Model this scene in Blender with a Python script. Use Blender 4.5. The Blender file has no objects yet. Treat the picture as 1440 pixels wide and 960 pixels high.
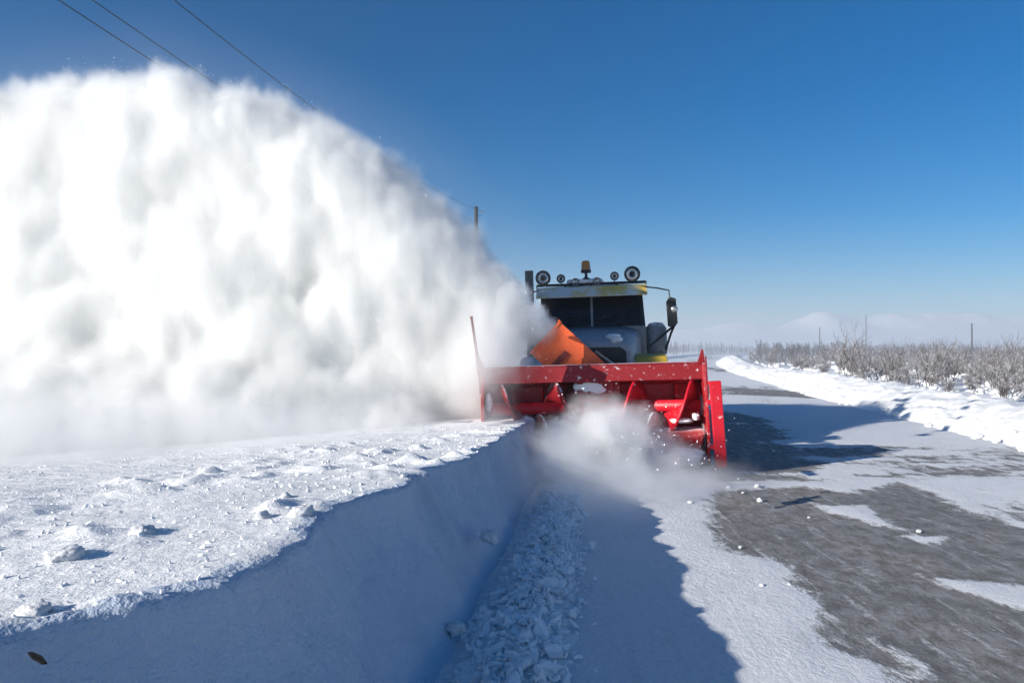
import bpy, math, random
import numpy as np
from mathutils import Vector, Matrix

R = math.radians
random.seed(11)
rng = np.random.default_rng(7)
scene = bpy.context.scene
COL = scene.collection

# ------------------------------------------------------------------ camera
cam_d = bpy.data.cameras.new('camera')
cam = bpy.data.objects.new('camera', cam_d)
COL.objects.link(cam)
cam_d.sensor_width = 36.0
cam_d.lens = 26.0
cam_d.clip_start = 0.05
cam_d.clip_end = 20000.0
cam.location = (0, 0, 1.68)
cam.rotation_euler = (R(90 + 0.55), 0, 0)
scene.camera = cam

# ------------------------------------------------------------------ sky, sun, exposure
SUN_EL = R(20)
SUN_AZ = R(29)
SUN_DIR = Vector((-math.cos(SUN_AZ) * math.cos(SUN_EL), -math.sin(SUN_AZ) * math.cos(SUN_EL), math.sin(SUN_EL)))   # towards the sun
world = bpy.data.worlds.new('World')
scene.world = world
world.use_nodes = True
wn = world.node_tree
bg = wn.nodes['Background']
sky = wn.nodes.new('ShaderNodeTexSky')
sky.sky_type = 'NISHITA'
sky.sun_disc = False
sky.sun_elevation = SUN_EL
sky.sun_rotation = math.atan2(SUN_DIR.x, SUN_DIR.y)
sky.altitude = 0
sky.air_density = 1.0
sky.dust_density = 0.0
sky.ozone_density = 6.0
hs = wn.nodes.new('ShaderNodeHueSaturation')
hs.inputs['Saturation'].default_value = 1.27
wn.links.new(sky.outputs[0], hs.inputs['Color'])
wn.links.new(hs.outputs[0], bg.inputs[0])
bg.inputs[1].default_value = 0.070

sun_d = bpy.data.lights.new('sun', 'SUN')
sun_d.energy = 5.0
sun_d.angle = R(0.5)
sun_d.color = (1.0, 0.95, 0.86)
sun = bpy.data.objects.new('sun', sun_d)
COL.objects.link(sun)
sun.rotation_euler = SUN_DIR.to_track_quat('Z', 'Y').to_euler()
sun.location = SUN_DIR * 60

scene.view_settings.view_transform = 'Standard'
scene.view_settings.look = 'None'
scene.view_settings.gamma = 1.0
scene.view_settings.exposure = 0.5
scene.render.engine = 'CYCLES'
scene.cycles.use_denoising = True
scene.cycles.max_bounces = 14
scene.cycles.diffuse_bounces = 4
scene.cycles.glossy_bounces = 3
scene.cycles.transmission_bounces = 4
scene.cycles.volume_bounces = 10
scene.cycles.transparent_max_bounces = 8
scene.cycles.volume_step_rate = 1.5
scene.cycles.volume_max_steps = 256

# ------------------------------------------------------------------ noise (numpy)
def _hash(ix, iy, iz, seed):
    h = (ix.astype(np.int64) * 374761393 + iy.astype(np.int64) * 668265263 + iz.astype(np.int64) * 2147483647 + seed * 974711) & 0xFFFFFFFF
    h = ((h ^ (h >> 13)) * 1274126177) & 0xFFFFFFFF
    h = ((h ^ (h >> 16)) * 2246822519) & 0xFFFFFFFF
    h = h ^ (h >> 15)
    return (h & 0xFFFFFF) / float(0xFFFFFF)

def vnoise(x, y, z=None, seed=0):
    x = np.asarray(x, float); y = np.asarray(y, float)
    z = np.zeros_like(x) if z is None else np.asarray(z, float)
    x0, y0, z0 = np.floor(x), np.floor(y), np.floor(z)
    fx, fy, fz = x - x0, y - y0, z - z0
    fx = fx * fx * (3 - 2 * fx); fy = fy * fy * (3 - 2 * fy); fz = fz * fz * (3 - 2 * fz)
    out = 0
    for dx in (0, 1):
        for dy in (0, 1):
            for dz in (0, 1):
                w = (fx if dx else 1 - fx) * (fy if dy else 1 - fy) * (fz if dz else 1 - fz)
                out = out + w * _hash(x0 + dx, y0 + dy, z0 + dz, seed)
    return out * 2 - 1

def fbm(x, y, z=None, octaves=4, seed=0, gain=0.5):
    x = np.asarray(x, float); y = np.asarray(y, float)
    z = np.zeros_like(x) if z is None else np.asarray(z, float)
    a, s, t = 1.0, 0.0, 0.0
    for o in range(octaves):
        k = 2.03 ** o
        s = s + a * vnoise(x * k + 17.3 * o, y * k - 9.1 * o, z * k + 5.7 * o, seed + o * 31)
        t += a
        a *= gain
    return s / t

def sstep(a, b, x):
    t = np.clip((np.asarray(x, float) - a) / (b - a), 0, 1)
    return t * t * (3 - 2 * t)

# ------------------------------------------------------------------ road frame: u across, v along
TH = R(9)
def uv2xy(u, v):
    u = np.asarray(u, float); v = np.asarray(v, float)
    c = np.clip(v - 25, 0, 95)
    bend = 0.0009 * c * c + np.maximum(v - 120, 0) * 0.171
    uu = u + bend
    return uu * math.cos(TH) + v * math.sin(TH), -uu * math.sin(TH) + v * math.cos(TH)

def pt(u, v, z=0.0):
    x, y = uv2xy(u, v)
    return Vector((float(x), float(y), z))

# ------------------------------------------------------------------ materials
def new_mat(name):
    m = bpy.data.materials.new(name)
    m.use_nodes = True
    return m, m.node_tree, m.node_tree.nodes['Principled BSDF']

def N(nt, kind, **kw):
    n = nt.nodes.new(kind)
    for k, v in kw.items():
        setattr(n, k, v)
    return n

def noise(nt, scale, detail=4, rough=0.55, vec=None, dist=0.0):
    n = N(nt, 'ShaderNodeTexNoise')
    n.inputs['Scale'].default_value = scale
    n.inputs['Detail'].default_value = detail
    n.inputs['Roughness'].default_value = rough
    n.inputs['Distortion'].default_value = dist
    if vec is not None:
        nt.links.new(vec, n.inputs['Vector'])
    return n

def mathn(nt, op, a, b=None, c=None, clamp=False):
    n = N(nt, 'ShaderNodeMath', operation=op, use_clamp=clamp)
    for i, v in enumerate((a, b, c)):
        if v is None:
            continue
        if isinstance(v, (int, float)):
            n.inputs[i].default_value = v
        else:
            nt.links.new(v, n.inputs[i])
    return n.outputs[0]

def mixc(nt, fac, a, b):
    n = N(nt, 'ShaderNodeMix', data_type='RGBA')
    if isinstance(fac, (int, float)):
        n.inputs[0].default_value = fac
    else:
        nt.links.new(fac, n.inputs[0])
    for i, v in ((6, a), (7, b)):
        if isinstance(v, tuple):
            n.inputs[i].default_value = (*v, 1)
        else:
            nt.links.new(v, n.inputs[i])
    return n.outputs[2]

def ramp(nt, fac, a, b):
    n = N(nt, 'ShaderNodeMapRange', interpolation_type='SMOOTHSTEP')
    nt.links.new(fac, n.inputs[0])
    n.inputs[1].default_value = a
    n.inputs[2].default_value = b
    return n.outputs[0]

def bump(nt, b, height, strength, dist, prev=None):
    n = N(nt, 'ShaderNodeBump')
    n.inputs['Strength'].default_value = strength
    n.inputs['Distance'].default_value = dist
    nt.links.new(height, n.inputs['Height'])
    if prev is not None:
        nt.links.new(prev, n.inputs['Normal'])
    if b is not None:
        nt.links.new(n.outputs[0], b.inputs['Normal'])
    return n.outputs[0]

def snow_mat(name, col=(0.78, 0.795, 0.82), s1=9, s2=70, d1=0.05, d2=0.012, strength=0.6):
    m, nt, b = new_mat(name)
    tc = N(nt, 'ShaderNodeTexCoord').outputs['Object']
    n1 = noise(nt, s1, 5, 0.6, tc)
    n2 = noise(nt, s2, 3, 0.6, tc)
    n3 = noise(nt, 1.3, 3, 0.5, tc)
    c2 = tuple(v * 0.93 for v in col)
    nt.links.new(mixc(nt, ramp(nt, n3.outputs[0], 0.35, 0.65), col, c2), b.inputs['Base Color'])
    b.inputs['Roughness'].default_value = 0.75
    b.inputs['Specular IOR Level'].default_value = 0.2
    p = bump(nt, None, n1.outputs[0], strength, d1)
    bump(nt, b, n2.outputs[0], strength, d2, p)
    return m

M = {}
M['snow'] = snow_mat('snow', (0.86, 0.865, 0.875), d1=0.015, d2=0.005)
M['snow_crust'] = snow_mat('snow_crust', (0.82, 0.82, 0.82), s1=16, s2=110, d1=0.022, d2=0.005, strength=0.6)
M['snow_cut_shade'] = snow_mat('snow_cut_shade', (0.54, 0.60, 0.69), s1=5, s2=34, d1=0.06, d2=0.014, strength=0.7)  # packed cut snow, colour darkened and blued to deepen the face's shade

def paint(name, col, rough=0.45, wear=(0.5, 0.5, 0.5), wear_amt=0.0, wear_scale=6, metallic=0.0, spec=0.4, frost_up=0.0):
    """paint with grime or rime of irregular shape; frost_up lays frost on faces that look up"""
    m, nt, b = new_mat(name)
    tc = N(nt, 'ShaderNodeTexCoord').outputs['Object']
    n1 = noise(nt, wear_scale, 6, 0.65, tc)
    n2 = noise(nt, wear_scale * 5, 4, 0.6, tc)
    base = mixc(nt, ramp(nt, n2.outputs[0], 0.3, 0.75), tuple(c * 0.82 for c in col), col)
    f = ramp(nt, n1.outputs[0], 0.72 - wear_amt * 0.5, 0.86 - wear_amt * 0.45)
    f = mathn(nt, 'MULTIPLY', f, 0.85 if wear_amt > 0 else 0.0)
    if frost_up > 0:
        geo = N(nt, 'ShaderNodeNewGeometry')
        sp = N(nt, 'ShaderNodeSeparateXYZ')
        nt.links.new(geo.outputs['Normal'], sp.inputs[0])
        up = ramp(nt, sp.outputs[2], 0.35, 0.95)
        up = mathn(nt, 'MULTIPLY', up, ramp(nt, n1.outputs[0], 0.62 - frost_up * 0.4, 0.75 - frost_up * 0.3))
        f = mathn(nt, 'MAXIMUM', f, up)
    nt.links.new(mixc(nt, f, base, wear), b.inputs['Base Color'])
    r = mathn(nt, 'MULTIPLY_ADD', f, 0.35, rough)
    nt.links.new(r, b.inputs['Roughness'])
    b.inputs['Metallic'].default_value = metallic
    b.inputs['Specular IOR Level'].default_value = spec
    bump(nt, b, n2.outputs[0], 0.15, 0.004)
    return m

FROST = (0.78, 0.79, 0.82)
M['red'] = paint('red_paint', (0.42, 0.012, 0.02), 0.5, FROST, 0.30, 11, frost_up=0.9)
M['red_worn'] = paint('red_paint_frosted', (0.27, 0.009, 0.014), 0.55, FROST, 0.27, 13, frost_up=0.8)
M['red_dark'] = paint('dark_red_paint', (0.34, 0.010, 0.018), 0.55, FROST, 0.22, 9, frost_up=0.6)
M['yellow_fender'] = paint('yellow_fender_paint', (0.62, 0.40, 0.05), 0.5, FROST, 0.2, 5, frost_up=0.15)
M['red_bright'] = paint('bright_red_paint', (0.66, 0.012, 0.028), 0.42, FROST, 0.2, 12)
M['orange'] = paint('orange_paint', (0.85, 0.135, 0.035), 0.45, FROST, 0.05, 4)
M['rust_red'] = paint('dark_rusty_red', (0.2, 0.03, 0.02), 0.6, (0.3, 0.2, 0.16), 0.3, 8)
M['cab'] = paint('grey_cab_paint', (0.23, 0.235, 0.24), 0.45, FROST, 0.26, 3, frost_up=0.6)
M['hood'] = paint('bonnet_paint', (0.36, 0.38, 0.41), 0.4, FROST, 0.25, 2.5)
M['yellow'] = paint('yellow_paint_with_rime', (0.78, 0.55, 0.14), 0.5, (0.74, 0.74, 0.74), 0.5, 1.6, frost_up=0.2)
M['black'] = paint('black_metal', (0.025, 0.025, 0.028), 0.45, (0.3, 0.31, 0.33), 0.12, 8, frost_up=0.3)
M['rubber'] = paint('rubber', (0.025, 0.025, 0.026), 0.8, (0.55, 0.56, 0.58), 0.3, 9, spec=0.2)
M['steel'] = paint('bare_steel', (0.32, 0.31, 0.30), 0.5, FROST, 0.3, 9, metallic=0.3)
M['teal'] = paint('exhaust_paint', (0.045, 0.075, 0.085), 0.5, (0.2, 0.22, 0.23), 0.2, 6)
M['lamp'] = paint('lamp_reflector', (0.55, 0.55, 0.52), 0.18, FROST, 0.1, 20, metallic=0.6, spec=0.8)
M['amber'] = paint('amber_plastic', (0.5, 0.2, 0.03), 0.25, FROST, 0.15, 20, spec=0.6)
M['seat'] = paint('seat_cloth', (0.06, 0.06, 0.065), 0.9)
M['wood'] = paint('weathered_pole_wood', (0.065, 0.06, 0.058), 0.85, (0.4, 0.4, 0.4), 0.1, 5)
M['wire'] = paint('wire_metal', (0.05, 0.055, 0.065), 0.6)
M['porcelain'] = paint('porcelain', (0.25, 0.25, 0.26), 0.3)
M['bark'] = paint('dark_bark', (0.010, 0.009, 0.010), 0.9)

def glass_mat():
    m, nt, b = new_mat('dark_window_glass')
    b.inputs['Base Color'].default_value = (0.06, 0.07, 0.09, 1)
    b.inputs['Roughness'].default_value = 0.06
    b.inputs['Transmission Weight'].default_value = 0.75
    b.inputs['IOR'].default_value = 1.05
    b.inputs['Specular IOR Level'].default_value = 0.5
    b.inputs['Coat Weight'].default_value = 0.35
    b.inputs['Coat Roughness'].default_value = 0.1
    return m
M['glass'] = glass_mat()

def twig_mat():
    m, nt, b = new_mat('twig_bark_with_frost')
    geo = N(nt, 'ShaderNodeNewGeometry')
    sp = N(nt, 'ShaderNodeSeparateXYZ')
    nt.links.new(geo.outputs['Normal'], sp.inputs[0])
    tc = N(nt, 'ShaderNodeTexCoord').outputs['Object']
    n1 = noise(nt, 3.0, 3, 0.6, tc)
    f = mathn(nt, 'ADD', sp.outputs[2], mathn(nt, 'MULTIPLY_ADD', n1.outputs[0], 1.6, -0.8))
    f = ramp(nt, f, 0.08, 0.65)
    oi = N(nt, 'ShaderNodeObjectInfo')
    bark = mixc(nt, oi.outputs['Random'], (0.085, 0.065, 0.055), (0.13, 0.105, 0.095))
    nt.links.new(mixc(nt, f, bark, (0.75, 0.76, 0.79)), b.inputs['Base Color'])
    b.inputs['Roughness'].default_value = 0.9
    b.inputs['Specular IOR Level'].default_value = 0.1
    return m
M['twig'] = twig_mat()

# ------------------------------------------------------------------ mesh helpers
class MB:
    def __init__(s):
        s.v, s.f, s.sm = [], [], []
    def add(s, verts, faces, smooth=False):
        o = len(s.v)
        s.v += [tuple(p) for p in verts]
        s.f += [tuple(i + o for i in f) for f in faces]
        s.sm += [smooth] * len(faces)
    def box(s, c, size, rot=None):
        hx, hy, hz = (d / 2 for d in size)
        pts = [Vector((x, y, z)) for x in (-hx, hx) for y in (-hy, hy) for z in (-hz, hz)]
        if rot is not None:
            pts = [rot @ p for p in pts]
        pts = [p + Vector(c) for p in pts]
        s.add(pts, [(0, 1, 3, 2), (4, 6, 7, 5), (0, 4, 5, 1), (2, 3, 7, 6), (0, 2, 6, 4), (1, 5, 7, 3)])
    def tube(s, path, rad, n=8, caps=True):
        path = [Vector(p) for p in path]
        k = len(path)
        rads = rad if isinstance(rad, (list, tuple)) else [rad] * k
        vs = []
        for i, p in enumerate(path):
            t = (path[min(i + 1, k - 1)] - path[max(i - 1, 0)]).normalized()
            a = Vector((0, 0, 1)) if abs(t.z) < 0.9 else Vector((1, 0, 0))
            x = t.cross(a).normalized()
            y = t.cross(x).normalized()
            for j in range(n):
                an = 2 * math.pi * j / n
                vs.append(p + (x * math.cos(an) + y * math.sin(an)) * rads[i])
        fs = [(i * n + j, i * n + (j + 1) % n, (i + 1) * n + (j + 1) % n, (i + 1) * n + j) for i in range(k - 1) for j in range(n)]
        s.add(vs, fs, True)
        if caps:
            o = len(s.v) - len(vs)
            s.f += [tuple(o + j for j in range(n)), tuple(o + (k - 1) * n + j for j in range(n - 1, -1, -1))]
            s.sm += [False, False]
    def lathe(s, prof, origin=(0, 0, 0), axis=(0, 0, 1), n=24):
        q = Vector((0, 0, 1)).rotation_difference(Vector(axis))
        o = Vector(origin)
        vs = []
        for r, h in prof:
            for j in range(n):
                a = 2 * math.pi * j / n
                vs.append(o + q @ Vector((r * math.cos(a), r * math.sin(a), h)))
        fs = [(i * n + j, i * n + (j + 1) % n, (i + 1) * n + (j + 1) % n, (i + 1) * n + j) for i in range(len(prof) - 1) for j in range(n)]
        s.add(vs, fs, True)
    def prism(s, poly, off):
        """poly: 3-D outline, off: extrusion vector"""
        n = len(poly)
        off = Vector(off)
        a = [Vector(p) for p in poly]
        s.add(a + [p + off for p in a], [tuple(range(n - 1, -1, -1)), tuple(range(n, 2 * n))] + [(i, (i + 1) % n, n + (i + 1) % n, n + i) for i in range(n)])
    def loft(s, loops, smooth=True, caps=True):
        n = len(loops[0])
        vs = [p for l in loops for p in l]
        fs = [(i * n + j, i * n + (j + 1) % n, (i + 1) * n + (j + 1) % n, (i + 1) * n + j) for i in range(len(loops) - 1) for j in range(n)]
        s.add(vs, fs, smooth)
        if caps:
            o = len(s.v) - len(vs)
            s.f += [tuple(o + j for j in range(n - 1, -1, -1)), tuple(o + (len(loops) - 1) * n + j for j in range(n))]
            s.sm += [False, False]
    def build(s, name, mat, parent=None, bevel=0.0, loc=None):
        me = bpy.data.meshes.new(name)
        me.from_pydata(s.v, [], s.f)
        me.polygons.foreach_set('use_smooth', s.sm)
        me.materials.append(M[mat] if isinstance(mat, str) else mat)
        me.update()
        o = bpy.data.objects.new(name, me)
        COL.objects.link(o)
        if parent is not None:
            o.parent = parent
        if loc is not None:
            o.location = loc
        if bevel > 0:
            b = o.modifiers.new('bevel', 'BEVEL')
            b.width = bevel
            b.segments = 2
            b.limit_method = 'ANGLE'
            b.angle_limit = R(40)
        return o

def np_mesh(name, verts, faces, mat, smooth=True, attr=None):
    me = bpy.data.meshes.new(name)
    me.vertices.add(len(verts))
    me.vertices.foreach_set('co', np.asarray(verts, np.float32).ravel())
    f = np.asarray(faces, np.int32)
    me.loops.add(f.size)
    me.loops.foreach_set('vertex_index', f.ravel())
    me.polygons.add(len(f))
    me.polygons.foreach_set('loop_start', np.arange(len(f), dtype=np.int32) * f.shape[1])
    me.polygons.foreach_set('use_smooth', np.full(len(f), smooth))
    me.update(calc_edges=True)
    me.validate()
    if attr:
        for k, a in attr.items():
            at = me.attributes.new(k, 'FLOAT', 'POINT')
            at.data.foreach_set('value', np.asarray(a, np.float32).ravel())
    me.materials.append(M[mat] if isinstance(mat, str) else mat)
    o = bpy.data.objects.new(name, me)
    COL.objects.link(o)
    return o

def grid_faces(nr, nc):
    i = np.arange((nr - 1) * nc).reshape(nr - 1, nc)[:, :-1].ravel()
    return np.stack([i, i + 1, i + nc + 1, i + nc], 1)

def tag(o, label, cat, group=None, kind=None):
    o['label'] = label
    o['category'] = cat
    if group:
        o['group'] = group
    if kind:
        o['kind'] = kind
    return o

def empty(name, loc, rot=(0, 0, 0)):
    o = bpy.data.objects.new(name, None)
    COL.objects.link(o)
    o.location = loc
    o.rotation_euler = rot
    o.empty_display_size = 0.3
    return o

def copy_tree(o, parent=None):
    c = o.copy()
    COL.objects.link(c)
    c.parent = parent
    for ch in list(o.children):
        copy_tree(ch, c)
    return c

def ico(sub):
    import bmesh
    bm = bmesh.new()
    bmesh.ops.create_icosphere(bm, subdivisions=sub, radius=1)
    v = np.array([x.co for x in bm.verts])
    f = np.array([[y.index for y in x.verts] for x in bm.faces])
    bm.free()
    return v, f

# ------------------------------------------------------------------ setting: ground
def nonuni(parts):
    out = [parts[0][0]]
    for a, b, st in parts:
        k = max(1, int(round((b - a) / st)))
        out += list(np.linspace(a, b, k + 1)[1:])
    return np.array(out)

def bank_h(v):
    return 0.88 - 0.20 * sstep(2.5, 9.0, v)

gu = nonuni([(-800, -200, 100), (-200, -30, 17), (-30, -3, 1.5), (-3, -1.2, 0.3), (-1.2, 6, 1.2), (6, 10, 0.4), (10, 60, 1.0), (60, 300, 15), (300, 1100, 100)])
gv = nonuni([(-400, -30, 40), (-30, 0, 3), (0, 80, 1.0), (80, 200, 4), (200, 600, 25), (600, 1400, 100)])
U, V = np.meshgrid(gu, gv)
X, Y = uv2xy(U, V)
und = 0.10 * fbm(X * 0.15, Y * 0.15, octaves=3, seed=3) + 0.05 * fbm(X * 0.6, Y * 0.6, octaves=2, seed=4)
Zl = 0.42 + und
Zr = 0.30 + 1.2 * und
left = sstep(-1.6, -2.6, U)
right = sstep(7.2, 8.8, U)
far = sstep(100, 160, V)
Z = -0.06 * (1 - left - right) + left * Zl + right * Zr
ground = np_mesh('ground', np.stack([X, Y, Z], -1).reshape(-1, 3), grid_faces(*U.shape), 'snow')
tag(ground, 'open snow covered land on both sides of the road', 'ground', kind='structure')

# ------------------------------------------------------------------ setting: road, with the measured bare patches
def seg_dist(px, py, poly):
    d = np.full(px.shape, 1e9)
    inside = np.zeros(px.shape, bool)
    n = len(poly)
    for i in range(n):
        ax, ay = poly[i]
        bx, by = poly[(i + 1) % n]
        t = np.clip(((px - ax) * (bx - ax) + (py - ay) * (by - ay)) / max(1e-9, (bx - ax) ** 2 + (by - ay) ** 2), 0, 1)
        d = np.minimum(d, np.hypot(px - ax - t * (bx - ax), py - ay - t * (by - ay)))
        c = ((ay > py) != (by > py))
        with np.errstate(divide='ignore', invalid='ignore'):
            xi = (bx - ax) * (py - ay) / (by - ay) + ax
        inside ^= c & (px < xi)
    return np.where(inside, d, -d)

BARE_NEAR = [(0.93, 8.75), (0.81, 7.66), (0.75, 6.51), (0.93, 6.29), (1.15, 6.18), (1.22, 5.77), (1.17, 5.55), (1.25, 5.3), (1.23, 4.91), (1.1, 4.64), (1.11, 4.46), (1.2, 4.32),
             (1.35, 4.19), (1.34, 3.99), (1.36, 3.4), (1.4, 1.0), (5.0, 0.5), (5.2, 5.0), (4.3, 6.9), (3.69, 7.6), (3.55, 7.94), (3.43, 8.25), (3.5, 9.3), (3.3, 9.9), (2.52, 9.1), (2.08, 9.45), (1.12, 9.05)]
SNOW_ON = [[(1.91, 8.61), (2.13, 8.31), (2.51, 8.44), (2.47, 7.85), (2.58, 7.2), (2.3, 7.55), (2.04, 7.95)],
           [(2.42, 7.14), (2.8, 7.14), (2.53, 6.85)],
           [(2.12, 5.9), (2.45, 5.78), (3.6, 5.72), (3.4, 5.0), (2.54, 5.22), (2.32, 5.45)],
           [(1.42, 4.56), (1.54, 4.4), (1.52, 3.9), (1.44, 4.1)]]
BARE_FAR = [[(1.1, 9.4), (2.17, 10.1), (2.7, 11.4), (2.75, 14.0), (3.2, 18.2), (2.3, 20.5), (0.9, 20.5), (0.6, 12)],
            [(2.4, 12.6), (3.55, 13.5), (4.3, 13.35), (4.3, 12.7), (3.16, 11.9)],
            [(3.35, 28.5), (6.3, 26.3), (6.4, 31.0), (4.16, 33.5)]]
ru = nonuni([(-1.5, 5.5, 0.045), (5.5, 7.2, 0.1)])
rv = nonuni([(-6, 1.5, 0.25), (1.5, 12, 0.045), (12, 40, 0.12), (40, 140, 0.8), (140, 420, 6)])
U, V = np.meshgrid(ru, rv)
X, Y = uv2xy(U, V)
wob = 0.06 * fbm(U * 3, V * 3, octaves=3, seed=21)
bare = seg_dist(U, V, BARE_NEAR)
for p in SNOW_ON:
    bare = np.minimum(bare, -seg_dist(U, V, p) * 1.3)
for p in BARE_FAR:
    bare = np.maximum(bare, np.minimum(seg_dist(U, V, p) * 0.5, 0.14) + 0.22 * fbm(U * 0.8, V * 2.2, octaves=3, seed=78))
bare = np.clip(bare / 0.45, -1, 1)
# far beyond: packed snow with a few bared wheel streaks
thin = fbm(U * 0.9, V * 0.12, octaves=3, seed=77)
farm = sstep(14, 22, V)
bare = bare * (1 - farm) + farm * np.maximum(bare, thin * 1.1 - 0.30)
bandE = sstep(6.5, 8.0, V) * sstep(17, 13, V) * sstep(2.2, 3.2, U)
bare = np.maximum(bare, bandE * (0.55 * fbm(U * 0.9, V * 2.6, octaves=4, seed=79) - 0.10) + (1 - bandE) * -1)
snowm = 0.5 - 0.5 * bare
Z = 0.012 * sstep(0.35, 0.75, snowm + wob * 1.5) + 0.006 * fbm(U * 2.2, V * 2.2, octaves=3, seed=23) + 0.004 * fbm(U * 9, V * 9, octaves=2, seed=24) * snowm
Z += 0.05 * sstep(0.35, -0.3, U) * 0.4 - 0.0 * U

def road_mat():
    m, nt, b = new_mat('asphalt_under_snow')
    tc = N(nt, 'ShaderNodeTexCoord').outputs['Object']
    mp = N(nt, 'ShaderNodeMapping')
    mp.inputs['Rotation'].default_value = (0, 0, R(9 + 18))
    mp.inputs['Scale'].default_value = (1.0, 0.7, 1.0)
    nt.links.new(tc, mp.inputs[0])
    at = N(nt, 'ShaderNodeAttribute', attribute_name='snow')
    n_edge = noise(nt, 5.5, 7, 0.62, mp.outputs[0], 0.4)
    n_fine = noise(nt, 45, 4, 0.65, mp.outputs[0])
    n_dust = noise(nt, 7, 9, 0.72, mp.outputs[0], 0.25)
    n_big = noise(nt, 1.1, 4, 0.6, mp.outputs[0])
    grit = noise(nt, 260, 2, 0.6, tc)
    mp2 = N(nt, 'ShaderNodeMapping')
    mp2.inputs['Rotation'].default_value = (0, 0, R(9 + 32)); mp2.inputs['Scale'].default_value = (2.2, 0.28, 1.0)
    nt.links.new(tc, mp2.inputs[0])
    n_str = noise(nt, 4.5, 7, 0.68, mp2.outputs[0], 0.5)
    e = mathn(nt, 'ADD', at.outputs['Fac'], mathn(nt, 'MULTIPLY_ADD', n_edge.outputs[0], 0.55, -0.275))
    e = mathn(nt, 'ADD', e, mathn(nt, 'MULTIPLY_ADD', n_fine.outputs[0], 0.22, -0.11))
    e = mathn(nt, 'ADD', e, mathn(nt, 'MULTIPLY_ADD', n_str.outputs[0], 0.30, -0.15))
    snow = ramp(nt, e, 0.43, 0.57)
    dust = ramp(nt, n_dust.outputs[0], 0.36, 0.70)
    dust = mathn(nt, 'MULTIPLY', dust, mathn(nt, 'MULTIPLY_ADD', n_big.outputs[0], 0.9, 0.05))
    n_mid = noise(nt, 26, 6, 0.7, mp.outputs[0], 0.3)
    streak = mathn(nt, 'MULTIPLY', ramp(nt, n_str.outputs[0], 0.50, 0.66), ramp(nt, n_mid.outputs[0], 0.35, 0.6))
    dust = mathn(nt, 'MAXIMUM', mathn(nt, 'MULTIPLY', dust, mathn(nt, 'MULTIPLY_ADD', n_mid.outputs[0], 1.4, 0.25)), mathn(nt, 'MULTIPLY', streak, 0.95))
    asp = mixc(nt, ramp(nt, grit.outputs[0], 0.3, 0.7), (0.07, 0.066, 0.061), (0.23, 0.217, 0.20))
    brown = mixc(nt, ramp(nt, n_big.outputs[0], 0.45, 0.7), asp, (0.16, 0.137, 0.112))
    asp2 = mixc(nt, dust, brown, (0.50, 0.50, 0.51))
    sn = mixc(nt, ramp(nt, n_fine.outputs[0], 0.3, 0.7), (0.66, 0.67, 0.695), (0.78, 0.785, 0.80))
    spk = noise(nt, 95, 4, 0.75, tc)
    asp2 = mixc(nt, mathn(nt, 'MULTIPLY', ramp(nt, spk.outputs[0], 0.60, 0.70), 0.55), asp2, (0.55, 0.55, 0.55))
    asp2 = mixc(nt, mathn(nt, 'MULTIPLY', ramp(nt, spk.outputs[0], 0.42, 0.30), 0.65), asp2, (0.03, 0.029, 0.028))
    dirt = mathn(nt, 'MULTIPLY', ramp(nt, n_str.outputs[0], 0.50, 0.30), ramp(nt, n_mid.outputs[0], 0.40, 0.65))
    sn = mixc(nt, mathn(nt, 'MULTIPLY', dirt, 0.45), sn, (0.42, 0.42, 0.43))
    nt.links.new(mixc(nt, snow, asp2, sn), b.inputs['Base Color'])
    b.inputs['Roughness'].default_value = 0.7
    b.inputs['Specular IOR Level'].default_value = 0.25
    p = bump(nt, None, grit.outputs[0], 0.5, 0.006)
    p = bump(nt, None, n_dust.outputs[0], 0.35, 0.015, p)
    p = bump(nt, None, n_mid.outputs[0], 0.6, 0.02, p)
    bump(nt, b, snow, 0.6, 0.02, p)
    return m
M['road'] = road_mat()
road = np_mesh('road', np.stack([X, Y, Z], -1).reshape(-1, 3), grid_faces(*U.shape), 'road', attr={'snow': snowm})
tag(road, 'grey asphalt road half bare and half covered with packed snow', 'road', kind='structure')

# ------------------------------------------------------------------ setting: left snowbank with its cut face
vv = nonuni([(-4, 1.0, 0.25), (1.0, 9.6, 0.028), (9.6, 12, 0.06)])
top_s = nonuni([(0, 2.2, 0.028), (2.2, 6, 0.09), (6, 14, 0.4)])[::-1]        # distance left of the edge
face_s = nonuni([(0, 1.0, 0.04)])[1:]                                            # 0 at the lip, 1 at the foot
edge_u = -1.38 - 0.42 * sstep(2.5, 1.5, vv) + 0.10 * fbm(vv * 1.1, vv * 0 + 3, octaves=2, seed=5) + 0.075 * fbm(vv * 5.2, vv * 0 + 8, octaves=3, seed=6) + 0.045 * fbm(vv * 9, vv * 0 + 5, octaves=4, seed=9, gain=0.65)
foot_u = -0.74 - 0.038 * vv - 0.2 * sstep(2.5, 1.5, vv) + 0.05 * fbm(vv * 0.8, vv * 0 + 1, octaves=2, seed=7)
hv = bank_h(vv)
rows = []
for i, v in enumerate(vv):
    uu = np.concatenate([edge_u[i] - top_s, edge_u[i] + (foot_u[i] - edge_u[i]) * (face_s ** 1.25)])
    d = np.concatenate([top_s, -face_s])
    zz = np.concatenate([hv[i] - 0.045 * np.minimum(top_s, 6), hv[i] * (1 - face_s ** 0.95) - 0.03 * face_s])
    rows.append(np.stack([uu, np.full_like(uu, v), zz, d], -1))
A = np.array(rows)
U, V, Z, D = A[..., 0], A[..., 1], A[..., 2], A[..., 3]
topm = sstep(-0.03, 0.10, D)
lip = np.exp(-np.clip(D, 0, 9) / 0.35) * (D > 0)
clod = np.clip(fbm(U * 3.4, V * 3.4, octaves=3, seed=31) - 0.12, 0, 1)
fine = fbm(U * 14, V * 14, octaves=3, seed=32)
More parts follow.
